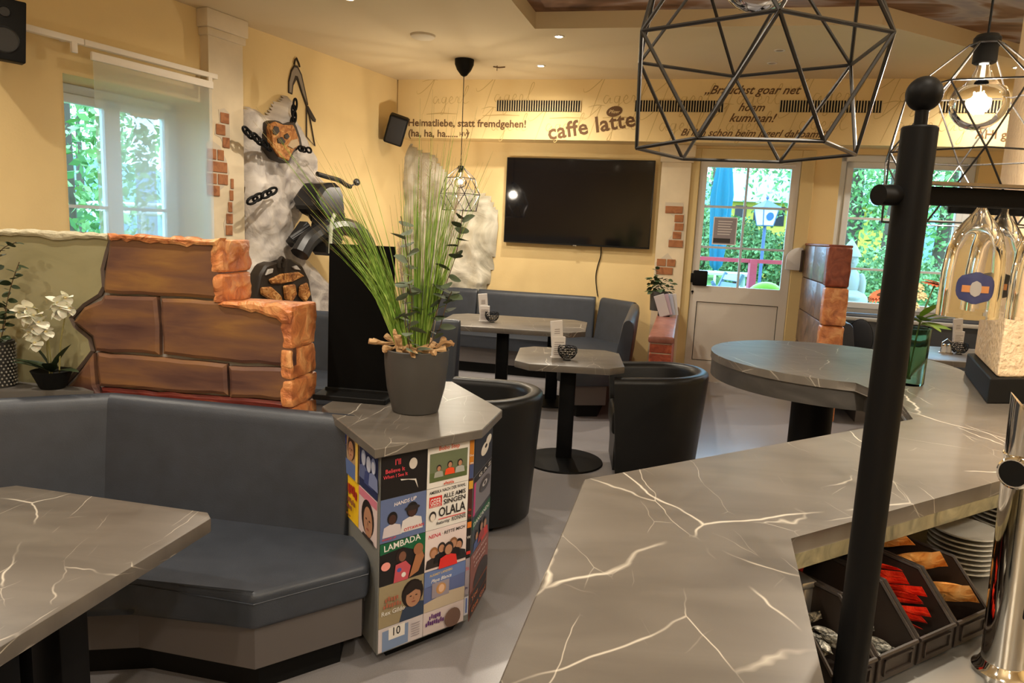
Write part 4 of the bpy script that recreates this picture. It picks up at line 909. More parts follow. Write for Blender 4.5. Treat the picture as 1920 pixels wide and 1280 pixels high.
# chiselled caps and end stones
for i, (P_) in enumerate([[(650, 122), (900, 128), (1100, 140), (1290, 150), (1285, 185), (1150, 185), (1060, 190), (900, 165), (660, 150)],
        [(1285, 520), (1400, 510), (1500, 506), (1640, 520), (1705, 560), (1712, 640), (1660, 640), (1580, 590), (1400, 550)]]):
    pts = hp(*[Z3(*p) for p in P_]); block(pts, -.032, .02, [SANDR, SANDR], 'chiselled_edge_stone', .012, .025, .007, 40+i)
def rough_box(par, x0, x1, y0, y1, z0, z1, m_, name, amp=.009, bev=.012, cuts=5):
    b_ = bmesh.new(); bmesh.ops.create_cube(b_, size=1)
    for v in b_.verts: v.co = V(((x0+x1)/2+v.co.x*(x1-x0), (y0+y1)/2+v.co.y*(y1-y0), (z0+z1)/2+v.co.z*(z1-z0)))
    bmesh.ops.bevel(b_, geom=list(b_.edges), offset=bev, segments=2, profile=.5, affect='EDGES')
    bmesh.ops.subdivide_edges(b_, edges=[e for e in b_.edges if e.calc_length() > .04], cuts=cuts, use_grid_fill=True)
    for v in b_.verts:
        n3 = noise.noise(v.co*16); n4 = noise.noise(v.co*37+V((3, 3, 3)))
        v.co += V((n3*amp+n4*amp*.6, n4*amp*.5, n3*amp*.3))
    mb = MB(); mb.bm(b_); return mb.build(name, m_, par, smooth=25)
# chiselled end stones, seen from the right
for x, z0, z1 in ((-.475, 1.375, 1.505), (-.470, 1.255, 1.372), (-.175, 1.09, 1.262), (-.178, .965, 1.088), (-.176, .85, .962), (-.176, .60, .845)):
    rough_box(pw, x-.02, x+.03, -.022, .20, z0, z1, SANDR, 'end_stone')
rough_box(pw, -.46, -.17, .02, .20, 1.225, 1.258, SANDR, 'step_stone', .006, .01)
pts = hp(*[Z3(*p) for p in [(-40, 95), (200, 100), (645, 122), (648, 150), (630, 230), (605, 330), (612, 425), (590, 485), (500, 533), (425, 612), (440, 650), (530, 725), (550, 800), (430, 955), (320, 1060)]]); xl = pts[0][0]-1.1
block([(xl, pts[0][1])]+pts+[(pts[-1][0]-.02, .6), (xl, .6)], -.006, .02, [PLAS, JOINT], 'plaster_field', .012, .05, .004, 31)
pts = hp(*[Z3(*p) for p in [(-40, 93), (100, 92), (300, 100), (645, 120), (640, 150), (560, 140), (420, 150), (330, 152), (250, 130), (120, 128), (-40, 118)]])
block(pts, -.022, .02, [mat('pale_plaster', (.52, .48, .34), .7, bump=.5, bscale=30)]*2, 'plaster_edge', .01, .03, .004, 33)

# ------------------------------------------------------------------ right partition beside the door
rp = thing('partition_wall', 'half-height sandstone partition beside the garden door', 'partition wall', BW.w(.86, 0, 0), BW.ang+math.radians(-90)-.02)
# local x runs toward the camera, local y points to the right window side
pe = BW.w(.86, 0, 0); nearp = V((2.76, 6.40, 0)); LEN = (nearp-pe).length; rp.rotation_euler = (0, 0, math.atan2(nearp.y-pe.y, nearp.x-pe.x))
TILEV = ramp_mat('grey_brown_stone', [(.3, srgb(80, 62, 56)), (.5, srgb(118, 94, 82)), (.7, srgb(140, 112, 92))], (6, 6, 9), .35, 6, .3, 1., .6)
CAPR = ramp_mat('red_sandstone_cap', [(.3, srgb(116, 58, 46)), (.6, srgb(150, 80, 58)), (.8, srgb(170, 100, 70))], (9, 9, 9), .5, 5, .4)
mb = MB(); mb.box(0, LEN-.04, .02, .17, 0, 1.50); mb.build('wall_core', JOINT, rp, smooth=0)
zs = [0, .25, .56, .90, 1.24, 1.575]
for i in range(5):
    z0, z1 = zs[i], zs[i+1]; xs = [0, .62, LEN] if i % 2 == 0 else [0, .95, LEN]
    if i < 2: xs = [0, .5, 1.0, LEN]
    for j in range(len(xs)-1):
        mb = MB(); e0 = -.03 if i == 4 and j == len(xs)-2 else 0
        mb.box(xs[j]+.004, xs[j+1]-.004+e0-(.06 if j == len(xs)-2 else 0), 0, .19, z0+.004, z1-.004, .008, 2)
        mb.build('stone_block', TILEV, rp)
for i, (z0, z1, ex, m_) in enumerate([(0, .56, .0, SANDR), (.56, .88, .0, SANDR), (.88, 1.22, .015, SANDR), (1.22, 1.58, -.02, CAPR)]):
    mb = MB(); b_ = bmesh.new(); bmesh.ops.create_cube(b_, size=1); bmesh.ops.subdivide_edges(b_, edges=b_.edges, cuts=4, use_grid_fill=True)
    for v in b_.verts:
        v.co = V((LEN-.06+ex+v.co.x*.14, .09+v.co.y*.20, (z0+z1)/2+v.co.z*(z1-z0-.006)))
    bmesh.ops.bevel(b_, geom=[e for e in b_.edges if len(e.link_faces) == 2 and e.calc_face_angle() > 1], offset=.02, segments=2, profile=.5, affect='EDGES')
    for v in b_.verts: v.co += V((1, .3, .3))*(noise.noise(v.co*14)*.012)
    mb.bm(b_); mb.build('end_stone', m_, rp, smooth=50)
mb = MB(); mb.box(-.0, LEN-.05, -.005, .195, 1.572, 1.595, .008); mb.build('cap_stone', CAPR, rp)

# low brick wall at the end of the back bench
bwl = thing('partition_wall', 'low red brick wall with sandstone cap at the end of the back bench', 'partition wall', (1.75, 8.06, 0), 0)
n2 = V((1.16, 5.55, 0)); p2 = V((1.75, 8.06, 0)); bwl.rotation_euler = (0, 0, math.atan2(n2.y-p2.y, n2.x-p2.x)); L3 = (n2-p2).length
RB = ramp_mat('red_brick', [(.3, srgb(120, 50, 34)), (.5, srgb(160, 74, 46)), (.75, srgb(190, 110, 70))], (12, 12, 12), .6, 5, .4)
mb = MB(); mb.box(0, L3-.01, -.075, .075, 0, .78); mb.build('mortar_core', MORT, bwl, smooth=0)
z = 0; r_ = 0
while z < .76:
    h = .072
    x = -.12*(r_ % 2)
    while x < L3-.02:
        x0, x1 = max(0, x+.004), min(L3, x+.24-.004)
        if x1-x0 > .03:
            mb = MB(); mb.box(x0, x1, -.085, .085, z+.004, z+h, .005, 1); mb.build('brick', RB, bwl)
        x += .24
    z += h+.005; r_ += 1
mb = MB(); mb.box(-.02, L3+.02, -.10, .10, .775, .83, .016, 3); mb.build('cap_stone', ramp_mat('pink_cap', [(.3, srgb(120, 72, 62)), (.6, srgb(150, 96, 82)), (.8, srgb(170, 120, 100))], (5, 5, 5), .35, 5, .2), bwl)
# brochures, pot plant, bell on the low wall
def wallpt(t, y=0): q = Matrix.Rotation(bwl.rotation_euler.z, 3, 'Z') @ V((t, y, 0)); return V((p2.x+q.x, p2.y+q.y, .83))
q = wallpt(1.15, 0)
br = thing('brochure_stand', 'folded brochures leaning in a black holder on the low brick wall', 'brochures', (q.x, q.y, q.z), math.radians(-6))
for k in range(4):
    mb = MB(); mb.box(-.05, .05, -.004, .004, 0, .21, .001, 1, rot(ry=-.35+.06*k, loc=(-.02+.028*k, .015*k, .01))); mb.build('brochure', pc(*[(205, 200, 205), (190, 170, 190), (180, 190, 215), (210, 210, 215)][k]), br)
mb = MB(); mb.box(-.08, .03, .02, .09, 0, .10, .004); mb.build('holder', BLACK, br)
q = wallpt(.80, -.02); cruet('small brass bell stand on the low brick wall', q.x+.03, q.y, q.z, 1., mat('brass', (.55, .40, .2), .25, 1.))

# ------------------------------------------------------------------ bar counter
BZ = 1.10
circ = [(1.405+.51*math.cos(a), 3.12+.535*math.sin(a)) for a in [math.radians(d) for d in range(-25, 261, 7)]]
outline = [(-.11, .25), (.24, .25), (.378, .763), (.49, 1.17), (1.064, 1.517), (1.98, 2.07), (2.25, 2.55)]+circ+[(1.29, 2.33), (1.197, 2.075), (.161, 1.42)]
bar = thing('bar_counter', 'marbled bar counter running to a round end beside the pillar', 'bar counter', (0, 0, 0))
mb = MB(); mb.prism(outline, BZ-.032, BZ, .0025, 1); mb.build('counter_top', MAR, bar, smooth=30)
BAND = ramp_mat('dark_stone_band', [(.3, (.03, .028, .026)), (.55, (.055, .05, .046)), (.8, (.10, .09, .08))], (3, 3, 6), .4, 5, 0)
mb = MB(); ccx = [(1.405+.505*math.cos(a), 3.12+.53*math.sin(a)) for a in [math.radians(d) for d in range(-28, 262, 7)]]+[(1.285, 2.335), (1.195, 2.085), (1.6, 2.35), (1.9, 2.6)]
mb.prism(ccx, BZ-.105, BZ-.033); mb.build('round_apron', BAND, bar, smooth=30)
mb = MB(); mb.lathe([(.085, 0), (.085, BZ-.10)], 28, rot(loc=(1.30, 3.02, 0))); mb.build('round_end_post', BLACK, bar)
CONC = ramp_mat('mottled_concrete_panel', [(.3, srgb(92, 88, 70)), (.5, srgb(130, 124, 98)), (.7, srgb(160, 150, 118))], (14, 14, 14), .6, 6, .1)
bodyp = [(-.02, .3), (.085, .3), (.165, .90), (.245, 1.33), (1.25, 1.95), (1.90, 2.30), (2.05, 2.45), (1.25, 2.05), (.19, 1.40), (.06, .76)]
mb = MB(); mb.prism(bodyp, 0, BZ-.032); mb.build('counter_body', CONC, bar, smooth=0)
mb = MB(); mb.prism([(.44, 1.155), (.455, 1.145), (1.08, 1.525), (1.9, 2.02), (1.89, 2.04), (1.07, 1.55)], BZ-.062, BZ-.032); mb.build('edge_rail', CONC, bar, smooth=0)
WORK = mat('stainless_work_surface', (.30, .29, .27), .3, .8)
wk = [(.10, .3), (.18, .88), (.26, 1.31), (1.25, 1.92), (1.88, 2.26), (2.1, 1.6), (1.6, .3)]
mb = MB(); mb.prism(wk, .82, .86, .003, 1); mb.build('work_surface', WORK, bar, smooth=0)
mb = MB(); mb.prism([(.3, .5), (.35, 1.2), (1.2, 1.7), (1.7, 1.9), (1.8, 1.6), (1.4, .5)], 0, .82); mb.build('under_counter_cabinet', BLACKM, bar, smooth=0)

# pillar on the counter
pil = thing('plaster_pillar', 'warm textured plaster pillar on a black foot at the end of the bar', 'pillar', (0, 0, 0))
PLP = mat('warm_plaster', (.84, .64, .42), .75, var=.10, vscale=4, bump=.5, bscale=45)
foot = [(1.583, 2.34), (1.74, 2.37), (2.02, 2.42), (2.25, 2.66), (2.1, 2.97), (1.862, 2.915)]
mb = MB(); mb.prism(foot, BZ, BZ+.085, .004, 1); mb.build('pillar_foot', BLACKM, pil, smooth=0)
mb = MB(); mb.prism(offset_poly(foot, .022), BZ+.085, CEIL, .012, 2); mb.build('pillar_shaft', PLP, pil, smooth=30)
mb = MB(); mb.prism(offset_poly(foot, .03), 0, BZ-.11); mb.build('pillar_base', PLP, pil, smooth=0)

# black pole with ball and glass rack
pr = thing('glass_rack', 'black pole with ball finial carrying a glass rack over the bar', 'glass rack', (.479, .90, 0))
mb = MB(); mb.lathe([(.0205, .86), (.0205, 1.742), (.019, 1.744), (.0001, 1.744)], 32); mb.build('pole', BLACK, pr)
mb = MB(); mb.lathe([(.0075, 1.74), (.0075, 1.765)], 18); mb.ell((0, 0, 1.782), .0205, .0205, .0205, 28, 18); mb.build('ball_finial', BLACK, pr)
mb = MB(); mb.lathe([(.045, .86), (.045, .868), (.024, .875)], 28); mb.build('pole_flange', BLACK, pr)
mb = MB(); mb.tube([(-.046, -.012, 1.661), (.02, .014, 1.664)], .0125, 20); mb.build('clamp_stub', BLACK, pr)
for yy, zz, nm, x9 in ((.05, 1.667, 'front_rail', .015), (.33, 1.672, 'rear_rail', .24)):
    mb = MB(); mb.box(x9, .86, yy-.004, yy+.004, zz-.012, zz+.012, .002, 1); mb.build(nm, BLACK, pr)
mb = MB(); mb.box(.015, .86, .03, .05, 1.680, 1.684); mb.build('rail_lip', STEEL, pr, smooth=0)
for k in range(9):
    x_ = .20+k*.052+(.0 if k % 2 else .012)
    mb = MB(); mb.box(x_, x_+.012, .045, .335, 1.679, 1.683); mb.build('hanger_strip', STEEL, pr, smooth=0)
GLS = mat('beer_glass', (1, 1, 1), .0, trans=1., ior=1.45)
LAB1 = mat('glass_label_blue', (.05, .06, .17), .4); LAB2 = mat('glass_label_grey', (.06, .06, .055), .4); ORA = mat('label_orange', (.65, .28, .10), .5); LGR = mat('label_silver', (.45, .43, .42), .4)
def beer_glass(lab, x, y, z, rz, lm):
    t = thing('beer_glass', lab, 'glass', (x, y, z), rz, 'beer glasses hanging from the rack')
    outer = [(.030, .0), (.030, -.003), (.012, -.007), (.0065, -.013), (.0065, -.024), (.012, -.033), (.022, -.045), (.032, -.062), (.0385, -.085), (.0415, -.12), (.0415, -.187)]
    inner = [(.0403, -.187), (.0403, -.12), (.0372, -.086), (.0305, -.064), (.020, -.050), (.0001, -.044)]
    mb = MB(); mb.lathe([(.0001, .0)]+outer+inner, 40); mb.build('glass_body', GLS, t, smooth=60)
    def patch(r, z0, z1, a, m_, nm, par, round_=True):
        mb = MB(); n = 12; vs = []; fs = []; k = 8
        for j in range(k+1):
            f = j/k; zz = z0+(z1-z0)*f; wa = a*(math.sqrt(max(.0, 1-abs(2*f-1)**2.6))*.9+.1) if round_ else a
            rr = r(zz)
            for i in range(n+1):
                th = -math.pi/2-wa+2*wa*i/n; vs.append((rr*math.cos(th), rr*math.sin(th), zz))
        for j in range(k):
            for i in range(n): q = j*(n+1)+i; fs.append((q, q+1, q+n+2, q+n+1))
        mb.add(vs, fs); return mb.build(nm, m_, par)
    rf = lambda d: (lambda zz: .0419+d-(.0012*max(0, (zz+.125)/.02)))
    lb = patch(rf(0), -.165, -.118, .62, lm, 'printed_label', t)
    patch(rf(.0004), -.148, -.138, .42, ORA, 'label_stripe', lb, False)
    patch(rf(.0008), -.154, -.131, .17, LGR, 'label_medallion', lb)
    return t
g0 = -.25
for x, y, lab, lm, r_ in [(.693, 1.10, 'upside-down beer glass with blue label, nearest the black pole', LAB1, -.75), (.80, 1.21, 'upside-down beer glass with grey label, behind the first', LAB2, -.9), (.79, 1.085, 'upside-down beer glass with blue label at the right picture edge', LAB1, .55), (.905, 1.19, 'upside-down beer glass farthest right on the rack', LAB2, .3)]:
    beer_glass(lab, x, y, 1.687, r_+.35, lm)

# ------------------------------------------------------------------ beer tap column
tp_ = thing('beer_tap_column', 'polished chrome beer tap column on the work surface', 'beer tap', (.900, 1.185, .86))
tilt = Matrix.Rotation(math.radians(-2.2), 4, 'Y')
n = 40; r = .034; vs = []; fs = []
zt_ = lambda th: .465+.042*math.cos(th-2.6)
for j in range(2):
    for i in range(n):
        th = 2*math.pi*i/n; vs.append((r*math.cos(th), r*math.sin(th), .012 if j == 0 else zt_(th)))
for i in range(n): fs.append((i, (i+1) % n, n+(i+1) % n, n+i))
fs.append(tuple(range(n, 2*n)))
mb = MB(); mb.add(vs, fs, tilt); mb.build('column_tube', CHROME, tp_, smooth=40)
mb = MB(); mb.lathe([(.048, 0), (.048, .006), (.040, .012), (.036, .022), (.034, .024)], 36); mb.build('column_flange', CHROME, tp_)
mb = MB(); mb.lathe([(.0001, .0), (.024, .0), (.027, .004), (.027, .008), (.024, .011), (.0001, .011)], 28, rot(ry=-math.pi/2, rz=.55, loc=(-.044, -.018, .375))); mb.build('round_medallion', CHROME, tp_)
mb = MB(); mb.lathe([(.0001, .0112), (.022, .0112)], 24, rot(ry=-math.pi/2, rz=.55, loc=(-.044, -.018, .375)), cap=False); mb.build('medallion_face', BLACKM, tp_)
mb = MB(); mb.tube([V((-.014+.036*math.cos(a), .036*math.sin(a), .40)) for a in [i*2*math.pi/28 for i in range(28)]], .0018, 6, closed=True); mb.build('medallion_ring', CHROME, tp_)
mb = MB(); mb.box(-.005, .025, -.038, -.031, .12, .25, .004, 2); mb.build('dark_badge', BLACKM, tp_)
# second tap foot at the right edge
t2 = thing('beer_tap_column', 'second chrome tap column at the right picture edge', 'beer tap', (1.02, 1.22, .86))
mb = MB(); mb.lathe([(.03, .0), (.03, .34), (.0001, .345)], 28); mb.build('column_tube', CHROME, t2)
mb = MB(); mb.lathe([(.046, 0), (.046, .006), (.033, .02)], 28); mb.build('column_flange', CHROME, t2)

# ------------------------------------------------------------------ storage bins and sachets
BIN = mat('dark_brown_bin_plastic', (.028, .020, .016), .42)
def bin_(lab, x, y, rz, w_=.115, l_=.24, h_=.125):
    t = thing('storage_bin', lab, 'storage bin', (x, y, .862), rz, 'open-front storage bins')
    mb = MB(); th = .004
    mb.box(-w_/2, w_/2, 0, l_, 0, th); mb.box(-w_/2, w_/2, l_-th, l_, th, h_)
    for s_ in (-1, 1):
        x0 = s_*w_/2; x1 = s_*(w_/2-th)
        mb.prism([(0, th), (l_, th), (l_, h_), (.075, h_), (.0, .048)], min(x0, x1), max(x0, x1), axis='x')
    mb.box(-w_/2, w_/2, 0, th, th, .048); mb.build('bin_body', BIN, t, smooth=0)
    mb = MB()
    for s_ in (-1, 1):
        xx = s_*(w_/2-.002); mb.tube([(xx, l_-.003, h_), (xx, .077, h_), (xx, .003, .048)], .0038, 6)
    mb.tube([(-w_/2, .0, .048), (w_/2, .0, .048)], .0042, 6); mb.build('bin_rim', BIN, t)
    mb = MB(); mb.box(-w_*.36, w_*.36, -.004, -.001, .010, .014); mb.box(-w_*.36, w_*.36, -.004, -.001, .036, .040); mb.box(-w_*.36, -w_*.33, -.004, -.001, .010, .040); mb.box(w_*.33, w_*.36, -.004, -.001, .010, .040); mb.build('label_frame', BIN, t, smooth=0)
    return t
rzb = math.radians(31)
e1 = V((math.cos(rzb), math.sin(rzb), 0)); bo = V((.905, 1.285, 0))
bins = []
for k, lab in enumerate(['storage bin with wrapped caramel biscuits beside the saucers', 'storage bin with red sugar sachets', 'storage bin with silver wrapped sweets, front', 'storage bin half hidden behind the black pole under the counter edge']):
    c = bo-e1*.122*k; bins.append(bin_(lab, c.x, c.y, rzb))
def bag(mbw, L_, W__, T_):      # pillow packet with crimped ends along x
    n = 9; vs = []; fs = []
    for i in range(n):
        f = i/(n-1); th = T_*math.sin(math.pi*f)**.6 if 0 < i < n-1 else .0006; wy = W__*(1 if 0 < i < n-1 else 1.06)
        for a, b in ((-1, 0), (-.6, 1), (.6, 1), (1, 0), (.6, -1), (-.6, -1)): vs.append(((f-.5)*L_, a*wy/2, b*th/2))
    for i in range(n-1):
        for j in range(6): fs.append((i*6+j, i*6+(j+1) % 6, i*6+6+(j+1) % 6, i*6+6+j))
    fs += [(5, 4, 3, 2, 1, 0), tuple((n-1)*6+j for j in range(6))]; mbw.add(vs, fs)
def packets(b, name, labf, cat, m_, spec, L_, W__, T_, grp):
    proto = None
    for k, (x, y, z, a, pt, rl) in enumerate(spec):
        q = b.matrix_basis @ V((x, y, z))
        if proto is None:
            mb = MB(); bag(mb, L_, W__, T_); o = mb.build(name, m_, smooth=40); proto = o
        else: o = bpy.data.objects.new(name, proto.data); COL.objects.link(o)
        o.location = q; o.rotation_euler = (rl, pt, a+b.rotation_euler.z); tag(o, labf(k), cat, grp)
bpy.context.view_layer.update()
CAR = ramp_mat('caramel_wrapper', [(.35, srgb(196, 120, 50)), (.5, srgb(228, 160, 84)), (.7, srgb(240, 196, 130))], (30, 30, 30), .28, 3, .3)
REDW = ramp_mat('red_wrapper', [(.35, srgb(190, 30, 20)), (.55, srgb(230, 60, 34)), (.75, srgb(245, 110, 70))], (40, 40, 40), .25, 3, .3)
SIL = ramp_mat('silver_wrapper', [(.35, (.03, .03, .03)), (.5, (.35, .34, .30)), (.65, (.9, .88, .8))], (60, 60, 60), .15, 3, .5)
packets(bins[0], 'biscuit_packet', lambda k: ['caramel biscuit packet at the front of the bin by the saucers', 'caramel biscuit packet leaning in the middle of the bin by the saucers', 'caramel biscuit packet standing behind the others beside the black pole', 'caramel biscuit packet lying deep in the bin'][k], 'biscuit packet', CAR,
        [(-.005, .055, .074, 1.75, .30, .9), (-.012, .115, .112, 2.0, .40, .9), (-.022, .178, .138, 1.5, .45, .8), (.012, .17, .06, 1.6, .3, .1)], .105, .052, .022, 'caramel biscuit packets')
packets(bins[1], 'sugar_sachet', lambda k: 'slim red sugar sachet in the storage bin', 'sugar sachet', REDW, [(-.03+.008*(k % 6), .065+.022*(k//3), .046+.0085*k, 1.45+.12*(k % 4), .25+.05*(k % 3), .5+.3*(k % 3)) for k in range(10)], .105, .022, .008, 'red sugar sachets')
packets(bins[2], 'wrapped_sweet', lambda k: 'silver wrapped sweet in the front storage bin', 'sweet', SIL, [(-.035+.022*(k % 4), .03+.028*(k//4), .018+.006*(k % 3), .8*k, .2*(k % 3), .4*k) for k in range(12)], .042, .020, .012, 'silver wrapped sweets in the front bin')
packets(bins[3], 'wrapped_sweet', lambda k: 'silver wrapped sweet in the bin behind the pole', 'sweet', SIL, [(-.035+.022*(k % 4), .05+.032*(k//4), .055+.008*(k % 3), .8*k, .2*(k % 3), .4*k) for k in range(14)], .042, .020, .012, 'silver wrapped sweets behind the pole')
packets(bins[3], 'sugar_sachet', lambda k: 'lone red packet left of the black pole', 'packet', REDW, [(.03, .17, .085, 1.2, .3, .2)], .07, .03, .010, None)
# red spatula and silver dispenser at the counter edge
p = onz(1510, 1058, .96); mb = MB(); mb.box(-.006, .006, -.002, .002, -.10, .0); mb.ell((0, 0, .012), .008, .003, .022, 12, 8); o = mb.build('red_spoon', mat('red_plastic', (.55, .03, .03), .35), label='red plastic spoon sticking up at the inner counter edge', cat='spoon'); o.location = (.585, 1.33, .97); o.rotation_euler = (0, .35, .3)
mb = MB(); mb.box(-.012, .012, -.02, .02, 0, .12, .004); mb.box(-.02, .016, -.022, .022, .115, .13, .004); o = mb.build('metal_dispenser', mat('brushed_steel', (.6, .58, .55), .35, .9), label='small steel dispenser beside the inner counter edge', cat='dispenser'); o.location = (.555, 1.25, .862); o.rotation_euler = (0, 0, .4)

# ------------------------------------------------------------------ saucers
SAU = mat('stoneware_grey', (.52, .50, .45), .35)
mb = MB(); mb.lathe([(.0001, .002), (.03, .002), (.032, 0), (.036, .003), (.066, .012), (.0725, .0155), (.0725, .0185), (.066, .0165), (.034, .008), (.029, .0085), (.0001, .0085)], 44)
sa = None
for stackn, (px_, py_, n_) in enumerate([(1.075, 1.60, 8), (1.235, 1.70, 13)]):
    for k in range(n_):
        if sa is None: o = mb.build('saucer', SAU, smooth=50); sa = o
        else: o = bpy.data.objects.new('saucer', sa.data); COL.objects.link(o)
        o.location = (px_+random.uniform(-.0015, .0015), py_, .861+k*.0118)
        tag(o, 'topmost grey saucer of the near stack under the counter' if (stackn == 0 and k == n_-1) else ('grey saucer in the near stack under the counter' if stackn == 0 else 'grey saucer in the tall stack behind the tap'), 'saucer', 'saucers of the near stack' if stackn == 0 else 'saucers of the rear stack')

# ------------------------------------------------------------------ leaf helpers
def leaf_mesh(name, L_, W__, m_, fold=.15, round_=1., curl=.1):
    mb = MB(); n = 6; vs = []; fs = []
    for i in range(n+1):
        f = i/n; w_ = W__*.5*math.sin(math.pi*min(1, f**round_))**.7 if 0 < i < n else .001*W__
        z = -curl*L_*f*f
        vs += [(-w_, f*L_, z+w_*fold), (0, f*L_, z), (w_, f*L_, z+w_*fold)]
    for i in range(n):
        for j in range(2): q = i*3+j; fs.append((q, q+1, q+4, q+3))
    mb.add(vs, fs); me = bpy.data.meshes.new(name); me.from_pydata([tuple(v) for v in mb.v], [], mb.f); me.materials.append(m_)
    me.polygons.foreach_set('use_smooth', [True]*len(me.polygons)); return me
def put_leaf(me, name, parent, loc, d, roll=0., sc=1.):
    o = bpy.data.objects.new(name, me); COL.objects.link(o); o.parent = parent
    d = V(d).normalized(); q = d.to_track_quat('Y', 'Z'); o.rotation_mode = 'QUATERNION'
    from mathutils import Quaternion
    o.rotation_quaternion = q @ Quaternion((0, 1, 0), roll); o.location = loc; o.scale = (sc, sc, sc); return o
EUC = mat('eucalyptus_green', (.075, .105, .055), .6, var=.3, vscale=20); EUCD = mat('dark_leaf_green', (.025, .045, .018), .5, var=.25, vscale=20)
EUCG = mat('grey_green_leaf', (.16, .20, .14), .6, var=.25, vscale=20)
STEMM = mat('green_stem', (.10, .14, .04), .6); BROWN = mat('brown_stem', (.10, .06, .03), .8)
ROUNDL = leaf_mesh('leaf', .036, .030, EUC, .1, .8); ROUNDG = leaf_mesh('leaf', .036, .030, EUCG, .1, .8); ROUNDD = leaf_mesh('leaf', .04, .032, EUCD, .1, .8)
def spray(parent, pts, n, mesh, size, stem_r=.0018, seed=0, name='leaf', stemm=None):
    rr = random.Random(seed); sp_ = spline(pts, 8); mb = MB(); mb.tube(sp_, stem_r, 5); mb.build('stem', stemm or BROWN, parent)
    for k in range(n):
        f = .25+.75*k/n; p = sp_[min(len(sp_)-1, int(f*(len(sp_)-1)))]
        a = k*2.2+rr.uniform(-.5, .5); d = V((math.cos(a), math.sin(a), rr.uniform(-.2, .6)))
        put_leaf(mesh, name, parent, p, d, rr.uniform(-.8, .8), size*rr.uniform(.75, 1.15))

# ------------------------------------------------------------------ potted grass on the column
pg = thing('potted_grass', 'tall ornamental grass in a dark grey pot on the record-sleeve column', 'potted plant', (-.383, 2.87, COLT))
POTM = mat('anthracite_pot', (.060, .056, .052), .5)
mb = MB(); mb.lathe([(.0001, 0), (.088, 0), (.094, .004), (.118, .10), (.128, .19), (.131, .255), (.128, .258), (.124, .255), (.120, .215), (.0001, .215)], 48); mb.build('pot', POTM, pg)
mb = MB(); mb.lathe([(.0001, .226), (.121, .220)], 30, cap=False); mb.build('soil', mat('pot_soil', (.12, .08, .05), .9, bump=.6), pg)
DRIFT = ramp_mat('driftwood', [(.3, srgb(140, 100, 64)), (.5, srgb(196, 156, 110)), (.7, srgb(224, 192, 150))], (10, 30, 30), .7, 5, .5)
rr = random.Random(5)
for k, (a, l_, z, r_, pt) in enumerate([(3.0, .20, .25, .010, .1), (3.3, .22, .262, .011, -.05), (2.7, .13, .258, .012, .2), (3.6, .12, .245, .015, -.1), (-2.1, .10, .25, .012, .8), (-1.9, .13, .238, .014, 0), (-1.3, .14, .24, .012, .05), (-.7, .12, .245, .012, 0), (-.2, .15, .25, .011, .25), (.3, .13, .255, .012, .1), (.9, .12, .25, .013, .1), (1.7, .12, .25, .012, .0), (2.2, .12, .25, .012, .1)]):
    d = V((math.cos(a), math.sin(a), 0)); s_ = V((-d.y, d.x, 0)); c = d*.082+V((0, 0, z+.016))
    ax = (s_*.8+d*.6) if k > 4 else (d+s_*.2); ax.normalize()
    pts = [c-ax*l_*.5+V((0, 0, .0)), c-ax*l_*.15+V((rr.uniform(-.01, .01), 0, .006)), c+ax*l_*.2, c+ax*l_*.5+V((0, 0, pt*.06+rr.uniform(0, .012)))]
    mb = MB(); mb.tube(spline(pts, 4), [r_*(.7+.4*math.sin(i*.7)) for i in range(13)], 8); mb.build('driftwood_piece', DRIFT, pg)
mb = MB(); mb.tube(spline([(-.055, -.075, .225), (-.060, -.085, .27), (-.072, -.09, .315), (-.078, -.09, .345)], 4), [.013, .014, .013, .012, .012, .011, .011, .010, .010, .009, .008, .006, .004], 8); mb.build('driftwood_piece', DRIFT, pg)
mb = MB(); mb.tube(spline([(.07, .0, .25), (.09, -.01, .275), (.115, -.01, .29), (.15, -.005, .28)], 4), .008, 8); mb.build('driftwood_piece', DRIFT, pg)
GRASS = ramp_mat('grass_green', [(.3, srgb(84, 122, 40)), (.5, srgb(126, 164, 62)), (.7, srgb(176, 200, 104))], (40, 40, 6), .5, 3, 0); GRASST = mat('grass_tip', (.32, .26, .10), .6)
mb = MB(); rr = random.Random(11)
def blade(base, tip, bow, w_, droop=0., thin=.35):
    base = V(base); tip = V(tip); mid = base.lerp(tip, .5)+V(bow); q1 = base.lerp(tip, .25)+V(bow)*.7; q3 = base.lerp(tip, .78)+V(bow)*.6
    pts = spline([base, q1, mid, q3, tip+V((0, 0, -droop))], 3); k = len(pts); dd = (tip-base).normalized(); sd = dd.cross(V((rr.uniform(-1, 1), -1, .1))).normalized()
    vs = []
    for i, p in enumerate(pts):
        f = i/(k-1); ww = w_*(1-f*(1-thin*.3))*.5 if f < .95 else w_*.06; vs += [p-sd*ww, p+sd*ww]
    for i in range(k-1):
        mb.add([vs[2*i], vs[2*i+1], vs[2*i+3], vs[2*i+2]], [(0, 1, 2, 3)], mi=1 if i/(k-1) > .78 else 0)
for k in range(105):                     # upright centre fan
    a = rr.uniform(-.055, .05); b = rr.uniform(-.04, .04); h = rr.uniform(.45, .85); x = a*2.0+rr.uniform(-.02, .06)
    if k < 14: h = rr.uniform(.85, 1.05); x = rr.uniform(-.02, .22)
    blade((a*.55+.01, b*.6, .22), (x, b*2.2, .22+h), (rr.uniform(-.008, .008), 0, 0), rr.uniform(.004, .0065))
